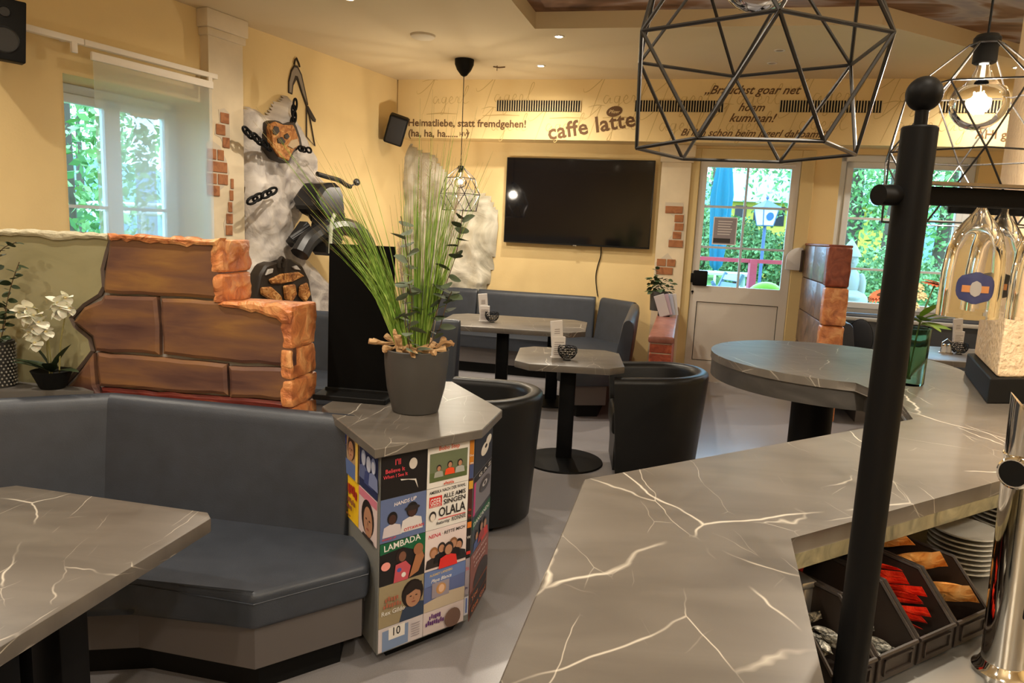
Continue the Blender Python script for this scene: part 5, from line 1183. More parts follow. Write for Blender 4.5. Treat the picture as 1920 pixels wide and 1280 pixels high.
for k in range(85):                     # bundle leaning to the left
    t_ = rr.random(); a = rr.uniform(-.04, .0); h = rr.uniform(.40, .80)*(1.0 if k > 16 else 1.25); lean = rr.uniform(.20, .62)
    blade((a-.02, rr.uniform(-.04, .02), .22), (a-.05-lean*h, rr.uniform(-.18, .02), .22+h*(1-.10*lean)), (.035*lean*2, 0, .03), rr.uniform(.0038, .006))
for k in range(34):                      # lean to the right
    h = rr.uniform(.45, .85); lean = rr.uniform(.1, .30)
    blade((.03, rr.uniform(-.03, .03), .22), (.05+lean*h, rr.uniform(-.08, .1), .22+h), (-.02, 0, .02), rr.uniform(.0038, .006))
mb.build('grass_blades', [GRASS, GRASST], pg, smooth=0, kind='stuff')
# pampas plumes
PAMP = mat('pampas_plume', (.46, .36, .26), .9)
for (bx, tx, tz, n_, wd) in [(0.0, -.005, 1.02, 90, .045), (-.04, -.085, .66, 200, .018), (.05, .155, .94, 70, .018), (.0, .035, 1.0, 60, .035)]:
    mb = MB(); base = V((bx, .02, .24)); top = V((tx, .03, tz)); mb.tube([base, base.lerp(top, .6), top], .0016, 5)
    for k in range(n_):
        f = .68+.32*k/n_ if n_ != 200 else .50+.5*k/n_
        p = base.lerp(top, f); a = rr.uniform(0, 6.28); l_ = wd*rr.uniform(.6, 1.2)*(1.25-abs(f-.84)*2.5); e_ = p+V((math.cos(a)*l_, math.sin(a)*l_*.6, rr.uniform(-.02, .05)))
        s_ = V((.0006, 0, .0003)); mid = p.lerp(e_, .5)+V((0, 0, .012)); mb.add([p-s_, p+s_, mid+s_, mid-s_], [(0, 1, 2, 3)]); mb.add([mid-s_, mid+s_, e_+V((0, 0, -.014))], [(0, 1, 2)])
    mb.build('pampas_plume', PAMP, pg, smooth=0, kind='stuff')
spray(pg, [(-.02, -.05, .23), (-.04, -.07, .4), (-.03, -.07, .58), (-.065, -.07, .78)], 16, ROUNDG, 2.0, seed=1)
spray(pg, [(.02, -.05, .23), (.09, -.06, .34), (.12, -.06, .45), (.14, -.07, .50)], 14, ROUNDL, 1.6, seed=2)
spray(pg, [(.03, -.03, .23), (.09, -.05, .45), (.15, -.04, .65), (.17, -.04, .82)], 16, ROUNDL, 1.7, seed=3)
spray(pg, [(-.01, -.08, .23), (-.02, -.10, .32), (-.01, -.10, .45), (-.03, -.10, .55)], 12, ROUNDG, 1.8, seed=4)
spray(pg, [(.0, -.085, .225), (.01, -.11, .25), (.02, -.12, .28)], 4, ROUNDG, 1.7, seed=6)

# ------------------------------------------------------------------ orchid and eucalyptus on the bench ledge
q = onz(52, 752, .885)
LED = mat('ledge_board', (.10, .09, .08), .6)
mb = MB(); mb.prism([(-1.72, 2.90), (-1.80, 2.955), (-2.6, 3.09), (-2.6, 2.60), (-2.25, 2.76), (-1.9, 2.87)], .80, .86); mb.build('ledge', LED, label='narrow dark ledge behind the left bench back', cat='ledge', smooth=0)
orp = V((-1.905, 2.925, .86))
oc = thing('potted_orchid', 'white orchid in a black pot behind the bench, in front of the sage plaster', 'potted plant', orp)
mb = MB(); mb.lathe([(.0001, 0), (.045, 0), (.05, .01), (.075, .07), (.078, .075), (.072, .074), (.05, .06), (.0001, .06)], 28); mb.build('pot', BLACKM, oc)
PETAL = mat('white_petal', (.80, .78, .66), .6); PETAL.node_tree.nodes['Principled BSDF'].inputs['Subsurface Weight'].default_value = .15
PM = leaf_mesh('petal', .034, .036, PETAL, .1, .75, .25)
for pts in ([(0, 0, .06), (.0, -.01, .18), (-.01, -.02, .29), (-.04, -.03, .34)], [(.03, 0, .06), (.05, -.01, .20), (.08, -.02, .32), (.07, -.03, .37)], [(-.01, 0, .06), (-.015, 0, .16), (.0, -.01, .27)]):
    mb = MB(); mb.tube(spline(pts, 5), .003, 6); mb.build('flower_stem', mat('bamboo_stem', (.30, .27, .10), .6), oc)
for i, (x, z, y, s_) in enumerate([(-.055, .335, -.04, 1.05), (-.02, .31, -.06, 1.1), (-.065, .30, -.05, .95), (.0, .285, -.06, 1.15), (.075, .365, -.05, 1.2), (.095, .345, -.06, 1.0), (.065, .33, -.05, .95), (.10, .385, -.04, .85), (-.03, .255, -.05, .9), (.02, .245, -.05, .9), (-.055, .235, -.04, .85), (-.035, .195, -.04, .9), (-.09, .32, -.04, .9), (.12, .345, -.05, .8)]):
    fl = bpy.data.objects.new('orchid_flower', None); COL.objects.link(fl); fl.parent = oc; fl.location = (x, y, z); fl.empty_display_size = .02
    mb = MB(); mb.ell((0, -.006, 0), .006, .008, .006, 8, 6); mb.build('flower_centre', mat('flower_centre', (.75, .65, .35), .6), fl)
    for k in range(5):
        a = math.pi/2+k*2*math.pi/5+.2*i; put_leaf(PM, 'petal', fl, (0, 0, 0), (math.cos(a), -.35, math.sin(a)), math.pi/2 if False else rr.uniform(-.3, .3), s_*1.25)
BIGL = leaf_mesh('leaf', .15, .055, mat('orchid_leaf', (.018, .035, .014), .45), .3, .9, .15)
for d in ((-1, -.3, .5), (-.8, -.6, .7), (.9, -.3, .25), (.4, -.8, .6), (-.3, -.2, 1.), (.5, 0, 1.), (-.9, .2, .4)): put_leaf(BIGL, 'leaf', oc, (0, 0, .065), d, 0, 1.)
eu = thing('eucalyptus_planter', 'dark eucalyptus stems in a woven black planter at the left picture edge', 'potted plant', (-2.13, 2.92, .86))
WOV = mat('woven_black', (.02, .018, .016), .6)
mb = MB(); mb.lathe([(.0001, 0), (.065, 0), (.068, .19), (.062, .19), (.06, .16), (.0001, .16)], 28); mb.build('planter', WOV, eu)
mb = MB()
for z in range(13):
    for a in range(26):
        th = a*2*math.pi/26+(z % 2)*.12; mb.ell((.069*math.cos(th), .069*math.sin(th), .012+z*.0135), .004, .004, .0045, 5, 4)
mb.build('weave_beads', mat('weave_silver', (.22, .21, .18), .4), eu, smooth=0, kind='stuff')
spray(eu, [(.02, 0, .16), (.06, -.02, .3), (.10, -.03, .42), (.14, -.03, .52)], 16, ROUNDD, 1.0, seed=21)
spray(eu, [(.0, 0, .16), (.02, -.02, .4), (.06, -.03, .55), (.14, -.04, .60)], 18, ROUNDD, 1.0, seed=22)
spray(eu, [(.0, 0, .16), (.05, -.04, .2), (.08, -.05, .27), (.09, -.05, .33)], 12, ROUNDD, 1.15, seed=23)
spray(eu, [(.0, 0, .16), (-.03, -.04, .3), (.0, -.05, .4), (.03, -.05, .46)], 12, ROUNDD, 1.0, seed=24)

# pot plant on the low brick wall
q = wallpt(.55, -.01)
wp = thing('potted_ivy', 'green trailing plant in a dark pot at the end of the back bench', 'potted plant', (q.x-.10, q.y, q.z))
mb = MB(); mb.lathe([(.0001, 0), (.085, 0), (.095, .20), (.088, .20), (.085, .17), (.0001, .17)], 24); mb.build('pot', POTM, wp)
LG = leaf_mesh('leaf', .06, .045, mat('ivy_green', (.05, .085, .03), .55, var=.3), .15, .8, .2)
for k in range(70):
    a = rr.uniform(0, 6.28); p = V((math.cos(a)*rr.uniform(0, .14), math.sin(a)*rr.uniform(0, .12), .19+rr.uniform(0, .15))); put_leaf(LG, 'leaf', wp, p, (math.cos(a), math.sin(a), rr.uniform(-.5, .8)), rr.uniform(-.6, .6), rr.uniform(.8, 1.3))
spray(wp, [(0, 0, .18), (-.03, 0, .33), (-.06, 0, .45)], 9, LG, .95, .003, 31)

# ------------------------------------------------------------------ vase of flowers on the round end
vz = thing('flower_vase', 'green ribbed glass vase of gerberas and leaves on the round counter end', 'vase', (1.475, 2.63, BZ))
VG = mat('green_vase_glass', (.42, .62, .44), .06, trans=1., ior=1.15); 
mb = MB(); n = 36; prof = [(.0001, 0), (.048, 0), (.052, .006), (.053, .10), (.055, .21), (.052, .21), (.050, .10), (.0001, .02)]
vs = []; fs = []
for r_, z in prof:
    for j in range(n): th = 2*math.pi*j/n; rr_ = r_*(1+.018*math.cos(12*th)); vs.append((rr_*math.cos(th), rr_*math.sin(th), z))
for i in range(len(prof)-1):
    for j in range(n): fs.append((i*n+j, i*n+(j+1) % n, (i+1)*n+(j+1) % n, (i+1)*n+j))
mb.add(vs, fs); mb.build('vase_glass', VG, vz)
GERB = mat('salmon_petal', (.72, .22, .12), .5, var=.2); GM = leaf_mesh('petal', .040, .013, GERB, .1, .9, .25)
CRM = mat('cream_petal', (.62, .56, .34), .6); CMm = leaf_mesh('petal', .02, .014, CRM, .2, .8, .3)
BRL = leaf_mesh('leaf', .11, .05, mat('bright_leaf', (.16, .28, .03), .45), .15, .9, .12)
def flower(par, loc, tiltv, me, n_, rings, cm, cr, nm='gerbera'):
    f = bpy.data.objects.new(nm, None); COL.objects.link(f); f.parent = par; f.location = loc; f.empty_display_size = .02; f.rotation_euler = tiltv
    mb = MB(); mb.ell((0, 0, .003), cr, cr, cr*.5, 12, 6); mb.build('flower_centre', cm, f)
    for r_ in range(rings):
        for k in range(n_):
            a = (k+.5*r_)*2*math.pi/n_; put_leaf(me, 'petal', f, (math.cos(a)*cr*.6, math.sin(a)*cr*.6, .002*r_), (math.cos(a), math.sin(a), .08+.28*r_), 0, 1-.18*r_)
DKC = mat('gerbera_centre', (.10, .05, .02), .8)
flower(vz, (.045, -.01, .375), (.15, .15, 0), GM, 20, 2, DKC, .012); flower(vz, (-.15, -.02, .325), (.2, -.5, 0), GM, 20, 2, DKC, .012)
for x, y, z in ((-.02, -.02, .36), (-.035, -.03, .295), (-.01, -.03, .33), (-.05, .0, .34)): flower(vz, (x, y, z), (.6, -.2, 0), CMm, 8, 3, CRM, .008, 'cream_rosebud')
for a, b in (((0, 0, .02), (.045, -.01, .37)), ((-.01, 0, .02), (-.15, -.02, .32)), ((0, .01, .02), (-.02, -.02, .355)), ((.01, .01, .02), (-.035, -.03, .29))):
    mb = MB(); mb.tube(spline([a, V(a).lerp(V(b), .5)+V((-.01, 0, .03)), b], 5), .0028, 6); mb.build('flower_stem', STEMM, vz)
for d, z in (((1, -.3, .35), .235), ((1, -.2, .0), .225), ((.9, -.6, .6), .24), ((-.3, -1, .3), .24), ((.2, -1, -.1), .235), ((-.8, -.4, .4), .23), ((.1, -.8, .7), .25)): put_leaf(BRL, 'leaf', vz, (.01, -.01, z), d, rr.uniform(-.3, .3), 1.)
# ------------------------------------------------------------------ rock reliefs on the walls
ROCK = ramp_mat('painted_grey_rock', [(.28, srgb(150, 140, 138)), (.42, srgb(182, 174, 168)), (.55, srgb(206, 198, 190)), (.7, srgb(222, 214, 204))], (3.4, 3.4, 3.4), .5, 8, .8, 1.6, .45)
def pip(poly, u, z):
    c = False; n = len(poly)
    for i in range(n):
        (a, b), (cc, d) = poly[i], poly[(i+1) % n]
        if (b > z) != (d > z) and u < (cc-a)*(z-b)/(d-b)+a: c = not c
    return c
def edist(poly, u, z):
    m = 9; n = len(poly); p = V((u, z))
    for i in range(n):
        a, b = V(poly[i]), V(poly[(i+1) % n]); t = max(0, min(1, (p-a).dot(b-a)/max(1e-9, (b-a).length_squared))); m = min(m, (p-a.lerp(b, t)).length)
    return m
def relief(t, poly, name, depth, namp, step, seed, m_):
    us = [p[0] for p in poly]; zs = [p[1] for p in poly]; u0, u1, z0, z1 = min(us), max(us), min(zs), max(zs)
    nu = int((u1-u0)/step)+1; nz = int((z1-z0)/step)+1; idx = {}; vs = []; fs = []
    def vert(i, j):
        if (i, j) not in idx:
            u, z = u0+i*step, z0+j*step; e = edist(poly, u, z) if pip(poly, u, z) else 0
            h = min(1, e/.10)**.6; q = V((u*2.2+seed, z*2.2, seed*.7))
            nn = .5+.6*noise.noise(q)+.28*noise.noise(q*2.3)-.34*abs(noise.noise(q*3.0+V((4, 1, 7))))-.16*abs(noise.noise(q*6.5+V((1, 5, 2))))+.06*noise.noise(q*14)
            f = V((noise.noise(q*4), noise.noise(q*4+V((9, 2, 1))), 0))*step*.6
            idx[(i, j)] = len(vs); vs.append((u+f.x, -(depth*h+namp*(nn-.35)*h), z+f.y))
        return idx[(i, j)]
    for i in range(nu):
        for j in range(nz):
            if pip(poly, u0+(i+.5)*step, z0+(j+.5)*step): fs.append((vert(i, j), vert(i+1, j), vert(i+1, j+1), vert(i, j+1)))
    mb = MB(); mb.add(vs, fs); return mb.build(name, m_, t, smooth=70)
rk = thing('rock_relief', 'grey modelled rock relief with painted fox on the left wall', 'wall relief'); place(rk, LW)
out1 = lwp(-.06, (458, 205), (467, 198), (500, 214), (520, 196), (537, 178), (551, 186), (560, 230), (584, 278), (594, 322), (606, 342), (598, 372), (570, 402), (545, 446), (568, 470), (590, 495), (640, 560), (640, 640), (430, 640), (438, 520), (457, 468), (460, 385), (455, 255))
relief(rk, out1, 'rock_surface', .14, .15, .026, 3.1, ROCK)
rk2 = thing('rock_relief', 'pale grey rock relief on the back wall left of the television', 'wall relief'); place(rk2, BW)
out2 = bwp(-.06, (706, 357), (710, 306), (735, 288), (760, 267), (785, 280), (812, 293), (838, 330), (870, 352), (915, 366), (934, 405), (930, 465), (912, 540), (905, 600), (690, 600), (698, 480))
relief(rk2, out2, 'rock_surface', .10, .14, .032, 8.7, ramp_mat('pale_grey_rock', [(.28, srgb(150, 144, 128)), (.45, srgb(184, 178, 160)), (.7, srgb(214, 208, 192))], (3.2, 3.2, 3.2), .55, 8, .8, 1.5))
DKL = mat('dark_brown_paint', (.025, .016, .010), .5); FOX = ramp_mat('fox_brown', [(.3, srgb(110, 62, 26)), (.5, srgb(164, 104, 44)), (.72, srgb(204, 158, 96))], (18, 18, 18), .6, 5, .4)
def slab(t, F, off, pts, th, m_, name, bev=.004, parent=None):
    pl = [F.at(x, y, off) for x, y in pts]; mb = MB(); mb.prism(pl, off, off+th, bev, 1, axis='y'); return mb.build(name, m_, parent or t, smooth=30)
Zf = lambda L_: [(440+x*.1719, 100+y*.1719) for x, y in L_]
fx = slab(rk, LW, -.25, Zf([(385, 830), (400, 750), (440, 728), (490, 740), (530, 775), (600, 765), (650, 745), (680, 800), (720, 930), (740, 1010), (640, 1080), (600, 1200), (480, 1150), (400, 1040), (410, 940)]), .12, DKL, 'fox_outline')
slab(rk, LW, -.265, Zf([(395, 830), (410, 760), (445, 742), (485, 755), (530, 790), (600, 782), (640, 775), (665, 820), (700, 940), (715, 1000), (630, 1060), (595, 1175), (490, 1130), (415, 1020), (420, 940)]), .06, FOX, 'fox_face', .008)
for pts, m_, nm in [([(420, 840), (440, 790), (480, 800), (495, 850), (460, 890), (425, 880)], DKL, 'fox_ear'), ([(545, 890), (580, 870), (605, 905), (580, 935), (550, 925)], DKL, 'fox_eye'), ([(470, 930), (520, 910), (560, 960), (540, 990), (475, 975)], DKL, 'fox_eye'), ([(585, 1010), (620, 950), (690, 930), (710, 1000), (640, 1040)], mat('fox_muzzle', (.45, .33, .2), .7), 'fox_muzzle')]:
    slab(rk, LW, -.275, Zf(pts), .02, m_, nm, .003)
def chain(t, F, off, a, b, n_, r_, name='chain_link'):
    for k in range(n_):
        f = (k+.5)/n_; x, y = a[0]+(b[0]-a[0])*f, a[1]+(b[1]-a[1])*f; s0, z0 = F.at(x, y, off)
        ang_ = -math.atan2(b[1]-a[1], b[0]-a[0]); L_ = math.hypot(b[0]-a[0], b[1]-a[1])/n_*.0052*.85
        pts = [V((s0+L_*math.cos(q)*math.cos(ang_)-r_*2.2*math.sin(q)*math.sin(ang_), off+(.01 if k % 2 else -.005), z0+L_*math.cos(q)*math.sin(ang_)+r_*2.2*math.sin(q)*math.cos(ang_))) for q in [i*2*math.pi/14 for i in range(14)]]
        mb = MB(); mb.tube(pts, r_, 6, closed=True); mb.build(name, BLACK, t)
chain(rk, LW, -.24, (457, 243), (508, 278), 6, .011); chain(rk, LW, -.22, (553, 190), (550, 236), 4, .010); chain(rk, LW, -.26, (560, 278), (582, 282), 3, .010)
chain(rk, LW, -.26, (466, 378), (518, 356), 4, .012)
# painted saw on the wall
sw = thing('painted_saw', 'bow saw with curved grey handle painted above the rock relief', 'wall painting'); place(sw, LW)
Zs = Zf
GREYS = mat('saw_grey_paint', (.26, .21, .16), .6)
slab(sw, LW, -.012, Zs([(590, 430), (592, 300), (620, 180), (655, 125), (690, 135), (735, 230), (775, 420), (805, 560), (785, 580), (740, 450), (680, 270), (640, 350), (632, 450)]), .011, DKL, 'saw_outline', .002)
slab(sw, LW, -.016, Zs([(598, 420), (600, 310), (625, 200), (655, 150), (685, 160), (725, 240), (765, 420), (790, 545), (745, 430), (690, 250), (660, 240), (630, 330), (622, 430)]), .008, GREYS, 'saw_frame', .001)
slab(sw, LW, -.016, Zs([(785, 575), (805, 570), (890, 720), (885, 750), (860, 740), (810, 660)]), .014, DKL, 'saw_handle', .003)
pl = [LW.at(x, y, -.01) for x, y in Zs([(785, 590), (785, 910), (875, 1010), (820, 700), (800, 600)])]; mb = MB(); mb.tube([V((a, -.01, b)) for a, b in pl], .007, 5); mb.build('saw_wire', DKL, sw)
pl = [LW.at(x, y, -.01) for x, y in Zs([(650, 120), (660, 70), (675, 50), (700, 110), (710, 150)])]; mb = MB(); mb.tube([V((a, -.01, b)) for a, b in pl], .008, 5); mb.build('saw_loop', DKL, sw)
# painted backpack low on the rock
bp_ = thing('painted_backpack', 'brown and black modelled rucksack at the foot of the grey rock', 'wall relief'); place(bp_, LW)
Zb = lambda L_: [(x*.3229, 400+y*.3229) for x, y in L_]
slab(bp_, LW, -.32, Zb([(1490, 500), (1510, 360), (1545, 300), (1600, 280), (1640, 300), (1690, 260), (1760, 300), (1800, 380), (1830, 560), (1480, 560)]), .14, DKL, 'pack_body', .02)
for P_ in ([(1565, 385), (1640, 350), (1740, 340), (1775, 365), (1700, 395), (1640, 410), (1580, 410)], [(1520, 430), (1580, 425), (1640, 480), (1650, 520), (1570, 500), (1520, 470)], [(1650, 420), (1720, 410), (1730, 470), (1700, 520), (1660, 500)], [(1745, 420), (1790, 400), (1810, 470), (1780, 520), (1740, 480)]):
    slab(bp_, LW, -.345, Zb(P_), .03, FOX, 'pack_pocket', .012)
pl = [LW.at(x, y, -.33) for x, y in Zb([(1620, 315), (1622, 275), (1635, 258), (1648, 275), (1645, 315)])]; mb = MB(); mb.tube(spline([V((a, -.33, b)) for a, b in pl], 4), .018, 8); mb.build('pack_loop', DKL, bp_)
for P_ in ([(1545, 360), (1560, 325), (1590, 320), (1585, 345)], [(1700, 310), (1725, 302), (1750, 330), (1715, 325)]): slab(bp_, LW, -.335, Zb(P_), .02, mat('pale_strap', (.5, .46, .42), .7), 'pack_strap', .004)
# black handlebar sculpture
ms = thing('handlebar_sculpture', 'black machine-like sculpture with handlebar and arched fender beside the rock', 'sculpture'); place(ms, LW)
Zm = lambda L_: [(540+x*.15625, 300+y*.15625) for x, y in L_]
def lpt(x, y, off): a, b = LW.at(x, y, off); return V((a, off, b))
MOT = mat('black_lacquer', (.016, .016, .017), .35)
slab(ms, LW, -.50, Zm([(430, 300), (500, 268), (640, 275), (690, 400), (710, 600), (690, 760), (600, 800), (500, 720), (510, 600), (420, 590), (330, 600), (370, 480)]), .30, MOT, 'head_body', .05)
slab(ms, LW, -.50, Zm([(510, 600), (700, 600), (720, 760), (640, 1150), (490, 1150), (470, 800)]), .22, MOT, 'fork_column', .03)
arc_ = [lpt(*p, -.45) for p in Zm([(140, 1130), (230, 980), (340, 890), (470, 820), (600, 790), (740, 815), (860, 880), (940, 1000), (980, 1150)])]
mb = MB(); mb.tube(spline(arc_, 4), .085, 10); mb.build('fender', MOT, ms)
rod = [lpt(*p, -.47) for p in Zm([(350, 165), (480, 205), (620, 245), (700, 300), (750, 320)])]; mb = MB(); mb.tube(spline(rod, 4), .022, 10); mb.build('handlebar', MOT, ms)
mb = MB(); c = lpt(*Zm([(825, 265)])[0], -.47); mb.ell(c, .05, .02, .035, 14, 8); mb.tube([rod[-1], c], .008, 6); mb.build('mirror', MOT, ms)
ch = [lpt(*p, -.56) for p in Zm([(560, 645), (525, 750), (512, 900), (505, 1120)])]; mb = MB(); mb.tube(spline(ch, 4), .017, 8); mb.build('chrome_tube', mat('pale_tube', (.6, .62, .5), .3), ms)
for k in range(6):
    a, b = Zm([(20+k*14, 935+k*14)])[0], Zm([(250+k*12, 780+k*34)])[0]; mb = MB(); mb.tube([lpt(*a, -.34), lpt(*b, -.34)], .017, 6); mb.build('cooling_fin', MOT, ms)
slab(ms, LW, -.33, Zm([(60, 980), (240, 730), (330, 870), (130, 1060)]), .10, MOT, 'engine_block', .01)

# ------------------------------------------------------------------ outdoors
GRASSO = ramp_mat('lawn_green', [(.3, srgb(66, 110, 44)), (.6, srgb(96, 140, 60)), (.8, srgb(120, 160, 80))], (1.2, 1.2, 1.2), .9, 5, .1)
mb = MB(); mb.box(-60, 70, -30, 90, -.30, -.16); mb.build('ground', GRASSO, label='green lawn outside the windows', cat='lawn', kind='structure', smooth=0)
mb = MB(); mb.prism([(BW.w(-3, .3, 0).x, BW.w(-3, .3, 0).y), (BW.w(5, .3, 0).x, BW.w(5, .3, 0).y), (BW.w(5, 2.2, 0).x, BW.w(5, 2.2, 0).y), (BW.w(-3, 2.2, 0).x, BW.w(-3, 2.2, 0).y)], -.16, -.06); mb.build('terrace', mat('terrace_paving', (.40, .42, .42), .8, var=.15), label='pale paved strip outside the garden door', cat='terrace', kind='structure', smooth=0)
def crown(t, c, rx, ry, rz, n_, sz, m_, seed, name='crown'):
    r = random.Random(seed); mb = MB()
    for k in range(n_):
        while True:
            q = V((r.uniform(-1, 1), r.uniform(-1, 1), r.uniform(-1, 1)))
            if .35 < q.length < 1: break
        f = 1+.25*noise.noise(q*3+V((seed, 0, 0))); p = V((c[0]+q.x*rx*f, c[1]+q.y*ry*f, c[2]+q.z*rz*f))
        a = V((r.uniform(-1, 1), r.uniform(-1, 1), r.uniform(-1, 1))).normalized(); b = a.cross(V((r.uniform(-1, 1), r.uniform(-1, 1), .3))).normalized(); s_ = sz*r.uniform(.6, 1.3)
        mb.add([p-a*s_, p+b*s_*.5, p+a*s_, p-b*s_*.5], [(0, 1, 2, 3)], mi=r.randrange(len(m_)))
    return mb.build(name, m_, t, smooth=0, kind='stuff')
TL = [mat('tree_green_a', (.15, .30, .09), .7), mat('tree_green_b', (.09, .22, .07), .7), mat('tree_green_c', (.26, .42, .16), .7)]
TB = [mat('bush_green_a', (.10, .21, .07), .7), mat('bush_green_b', (.16, .29, .10), .7)]
TRK = mat('bark', (.10, .07, .05), .9)
def tree(lab, x, y, h, r, seed, m_=TL, sz=.28, n_=1500, low=.35, cat='tree', name='garden_tree'):
    t = thing(name, lab, cat, (x, y, -.16), 0, 'garden trees and bushes')
    mb = MB(); mb.tube([(0, 0, 0), (.1, 0, h*.3), (.05, .1, h*.6), (.1, 0, h*.8)], [.18*h/6, .14*h/6, .10*h/6, .05*h/6], 8); mb.build('trunk', TRK, t)
    crown(t, (0, 0, h*(1+low)/2), r, r, h*(1-low)/2, n_, sz, m_, seed); return t
def dirp(px, dist): d = ray(px, 455); d = V((d.x, d.y, 0)); d /= d.y; return d*dist
for px_, dist, h, r, lab, sz_, n_, lo in [(1330, 48, 13, 4.0, 'leafy tree at the left of the door glass', .22, 1800, .15), (1478, 50, 18, 6.0, 'leafy tree overhanging the right of the door glass', .20, 2000, .33), (1590, 27, 11, 4.2, 'leafy tree left in the garden window', .17, 2400, .10), (1665, 24, 10, 4.0, 'leafy tree in the middle of the garden window', .16, 2400, .10), (1765, 26, 11, 4.4, 'leafy tree right in the garden window', .17, 2400, .12)]:
    p = dirp(px_, dist); tree(lab, p.x, p.y, h, r, int(px_), TL, sz_*.65, n_*2, lo)
for px_, dist, h, r, lab in [(1318, 32, 3.2, 1.8, 'round bush behind the closed parasol'), (1384, 29, 2.6, 1.4, 'round bush behind the poster'), (1465, 28, 2.1, 1.7, 'flowering bush right of the lantern'), (1640, 16, 1.7, 1.3, 'low bush in the garden window'), (1735, 15, 1.6, 1.3, 'low bush right in the garden window')]:
    p = dirp(px_, dist); tree(lab, p.x, p.y, h, r, int(px_)+7, TB, .06 if dist < 20 else .10, 3600, .05, 'bush', 'garden_bush')
# left window surroundings
for px_, dist, h, r, lab in [(118, 11.5, 5.5, 1.6, 'leafy tree at the left edge of the blind window'), (150, 24, 6, 2.6, 'tree behind the left window sash')]:
    p = dirp(px_, dist); tree(lab, p.x, p.y, h, r, px_, TL, .09, 3000, .05)
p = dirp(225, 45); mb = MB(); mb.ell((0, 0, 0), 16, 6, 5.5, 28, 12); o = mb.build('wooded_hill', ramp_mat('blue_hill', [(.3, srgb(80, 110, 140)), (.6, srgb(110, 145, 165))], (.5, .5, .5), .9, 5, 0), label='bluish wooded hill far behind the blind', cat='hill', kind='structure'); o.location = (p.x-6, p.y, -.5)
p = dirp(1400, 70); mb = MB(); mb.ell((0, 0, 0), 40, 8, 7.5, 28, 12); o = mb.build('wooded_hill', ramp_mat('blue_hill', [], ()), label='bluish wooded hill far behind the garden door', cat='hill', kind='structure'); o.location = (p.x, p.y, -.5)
for z_ in (1.75, 1.55):
    a = dirp(60, 17); b = dirp(330, 17); mb = MB(); mb.tube([V((a.x, a.y, z_)), V((b.x, b.y, z_+.02))], .05, 8); o = mb.build('roadside_rail', WHITE, label='upper white rail across the view of the blind window' if z_ > 1.6 else 'lower white rail across the view of the blind window', cat='railing')
for k in range(3):
    a = dirp(90+k*90, 17); mb = MB(); mb.tube([(a.x, a.y, -.16), (a.x, a.y, 1.8)], .05, 8); mb.build('rail_post', WHITE, label=['white post behind the left blind edge', 'white post behind the middle of the blind', 'white post behind the right blind edge'][k], cat='post')
# yellow building with dark windows
p = dirp(1446, 33); yb_ = thing('yellow_building', 'low yellow building with dark windows beyond the lantern', 'building', (p.x, p.y, -.16), math.radians(-14))
YEL = mat('yellow_render', (.80, .60, .10), .8)
mb = MB(); mb.box(-1.9, 5, 0, 4, 0, 3.45); mb.build('building_wall', YEL, yb_, smooth=0)
for k in range(8):
    mb = MB(); mb.box(-1.7+k*.82, -1.2+k*.82, -.05, .02, 2.45, 3.3); mb.build('building_window', mat('dark_window', (.02, .02, .03), .2), yb_, smooth=0)
mb = MB(); mb.prism([(-.6, 3.45), (4.6, 3.45), (2, 4.9)], -2.2, 5.4, axis='x'); mb.build('building_roof', mat('teal_roof', (.30, .46, .46), .7), yb_, smooth=0)
# closed teal parasol
p = dirp(1346, 14.2); um = thing('closed_parasol', 'closed teal parasol outside the garden door', 'parasol', (p.x, p.y, -.16))
mb = MB(); n = 30; vs = []; fs = []; prof = [(.03, 1.15), (.10, 1.25), (.13, 1.6), (.15, 2.1), (.17, 2.6), (.12, 3.1), (.03, 3.4)]
for i, (r_, z) in enumerate(prof):
    for j in range(n): th = 2*math.pi*j/n; q = r_*(1+.28*math.cos(6*th+i*.3)); vs.append((q*math.cos(th), q*math.sin(th), z))
for i in range(len(prof)-1):
    for j in range(n): fs.append((i*n+j, i*n+(j+1) % n, (i+1)*n+(j+1) % n, (i+1)*n+j))
mb.add(vs, fs); mb.build('parasol_cloth', mat('teal_cloth', (.0, .12, .19), .8), um, smooth=60)
mb = MB(); mb.tube([(0, 0, 0), (0, 0, 3.5)], .025, 8); mb.build('parasol_pole', WHITE, um); mb = MB(); mb.lathe([(.25, 0), (.25, .08), (.05, .1)], 20); mb.build('parasol_foot', BLACKM, um)
# lantern
p = dirp(1431, 15.5); ln_ = thing('garden_lantern', 'square lantern with blue round emblem on a post outside', 'lantern', (p.x, p.y, .08), .25)
LB = mat('lantern_frame', (.06, .10, .22), .5)
mb = MB(); mb.tube([(0, 0, -.24), (0, 0, 1.85)], .035, 10); mb.build('post', LB, ln_)
mb = MB(); zb, zt2 = 1.84, 2.20; b0, t0 = .12, .18
for sx, sy in ((-1, -1), (1, -1), (1, 1), (-1, 1)): mb.tube([(sx*b0, sy*b0, zb), (sx*t0, sy*t0, zt2)], .011, 6)
for z, r_ in ((zb, b0), (zt2, t0)): mb.tube([(-r_, -r_, z), (r_, -r_, z), (r_, r_, z), (-r_, r_, z)], .012, 6, closed=True)
mb.build('lantern_frame', LB, ln_)
mb = MB(); mb.add([(-b0, -b0, zb), (b0, -b0, zb), (b0, b0, zb), (-b0, b0, zb), (-t0, -t0, zt2), (t0, -t0, zt2), (t0, t0, zt2), (-t0, t0, zt2)], [(0, 1, 5, 4), (1, 2, 6, 5), (2, 3, 7, 6), (3, 0, 4, 7), (3, 2, 1, 0)]); mb.build('lantern_panes', mat('milky_pane', (.62, .72, .80), .3), ln_, smooth=0)
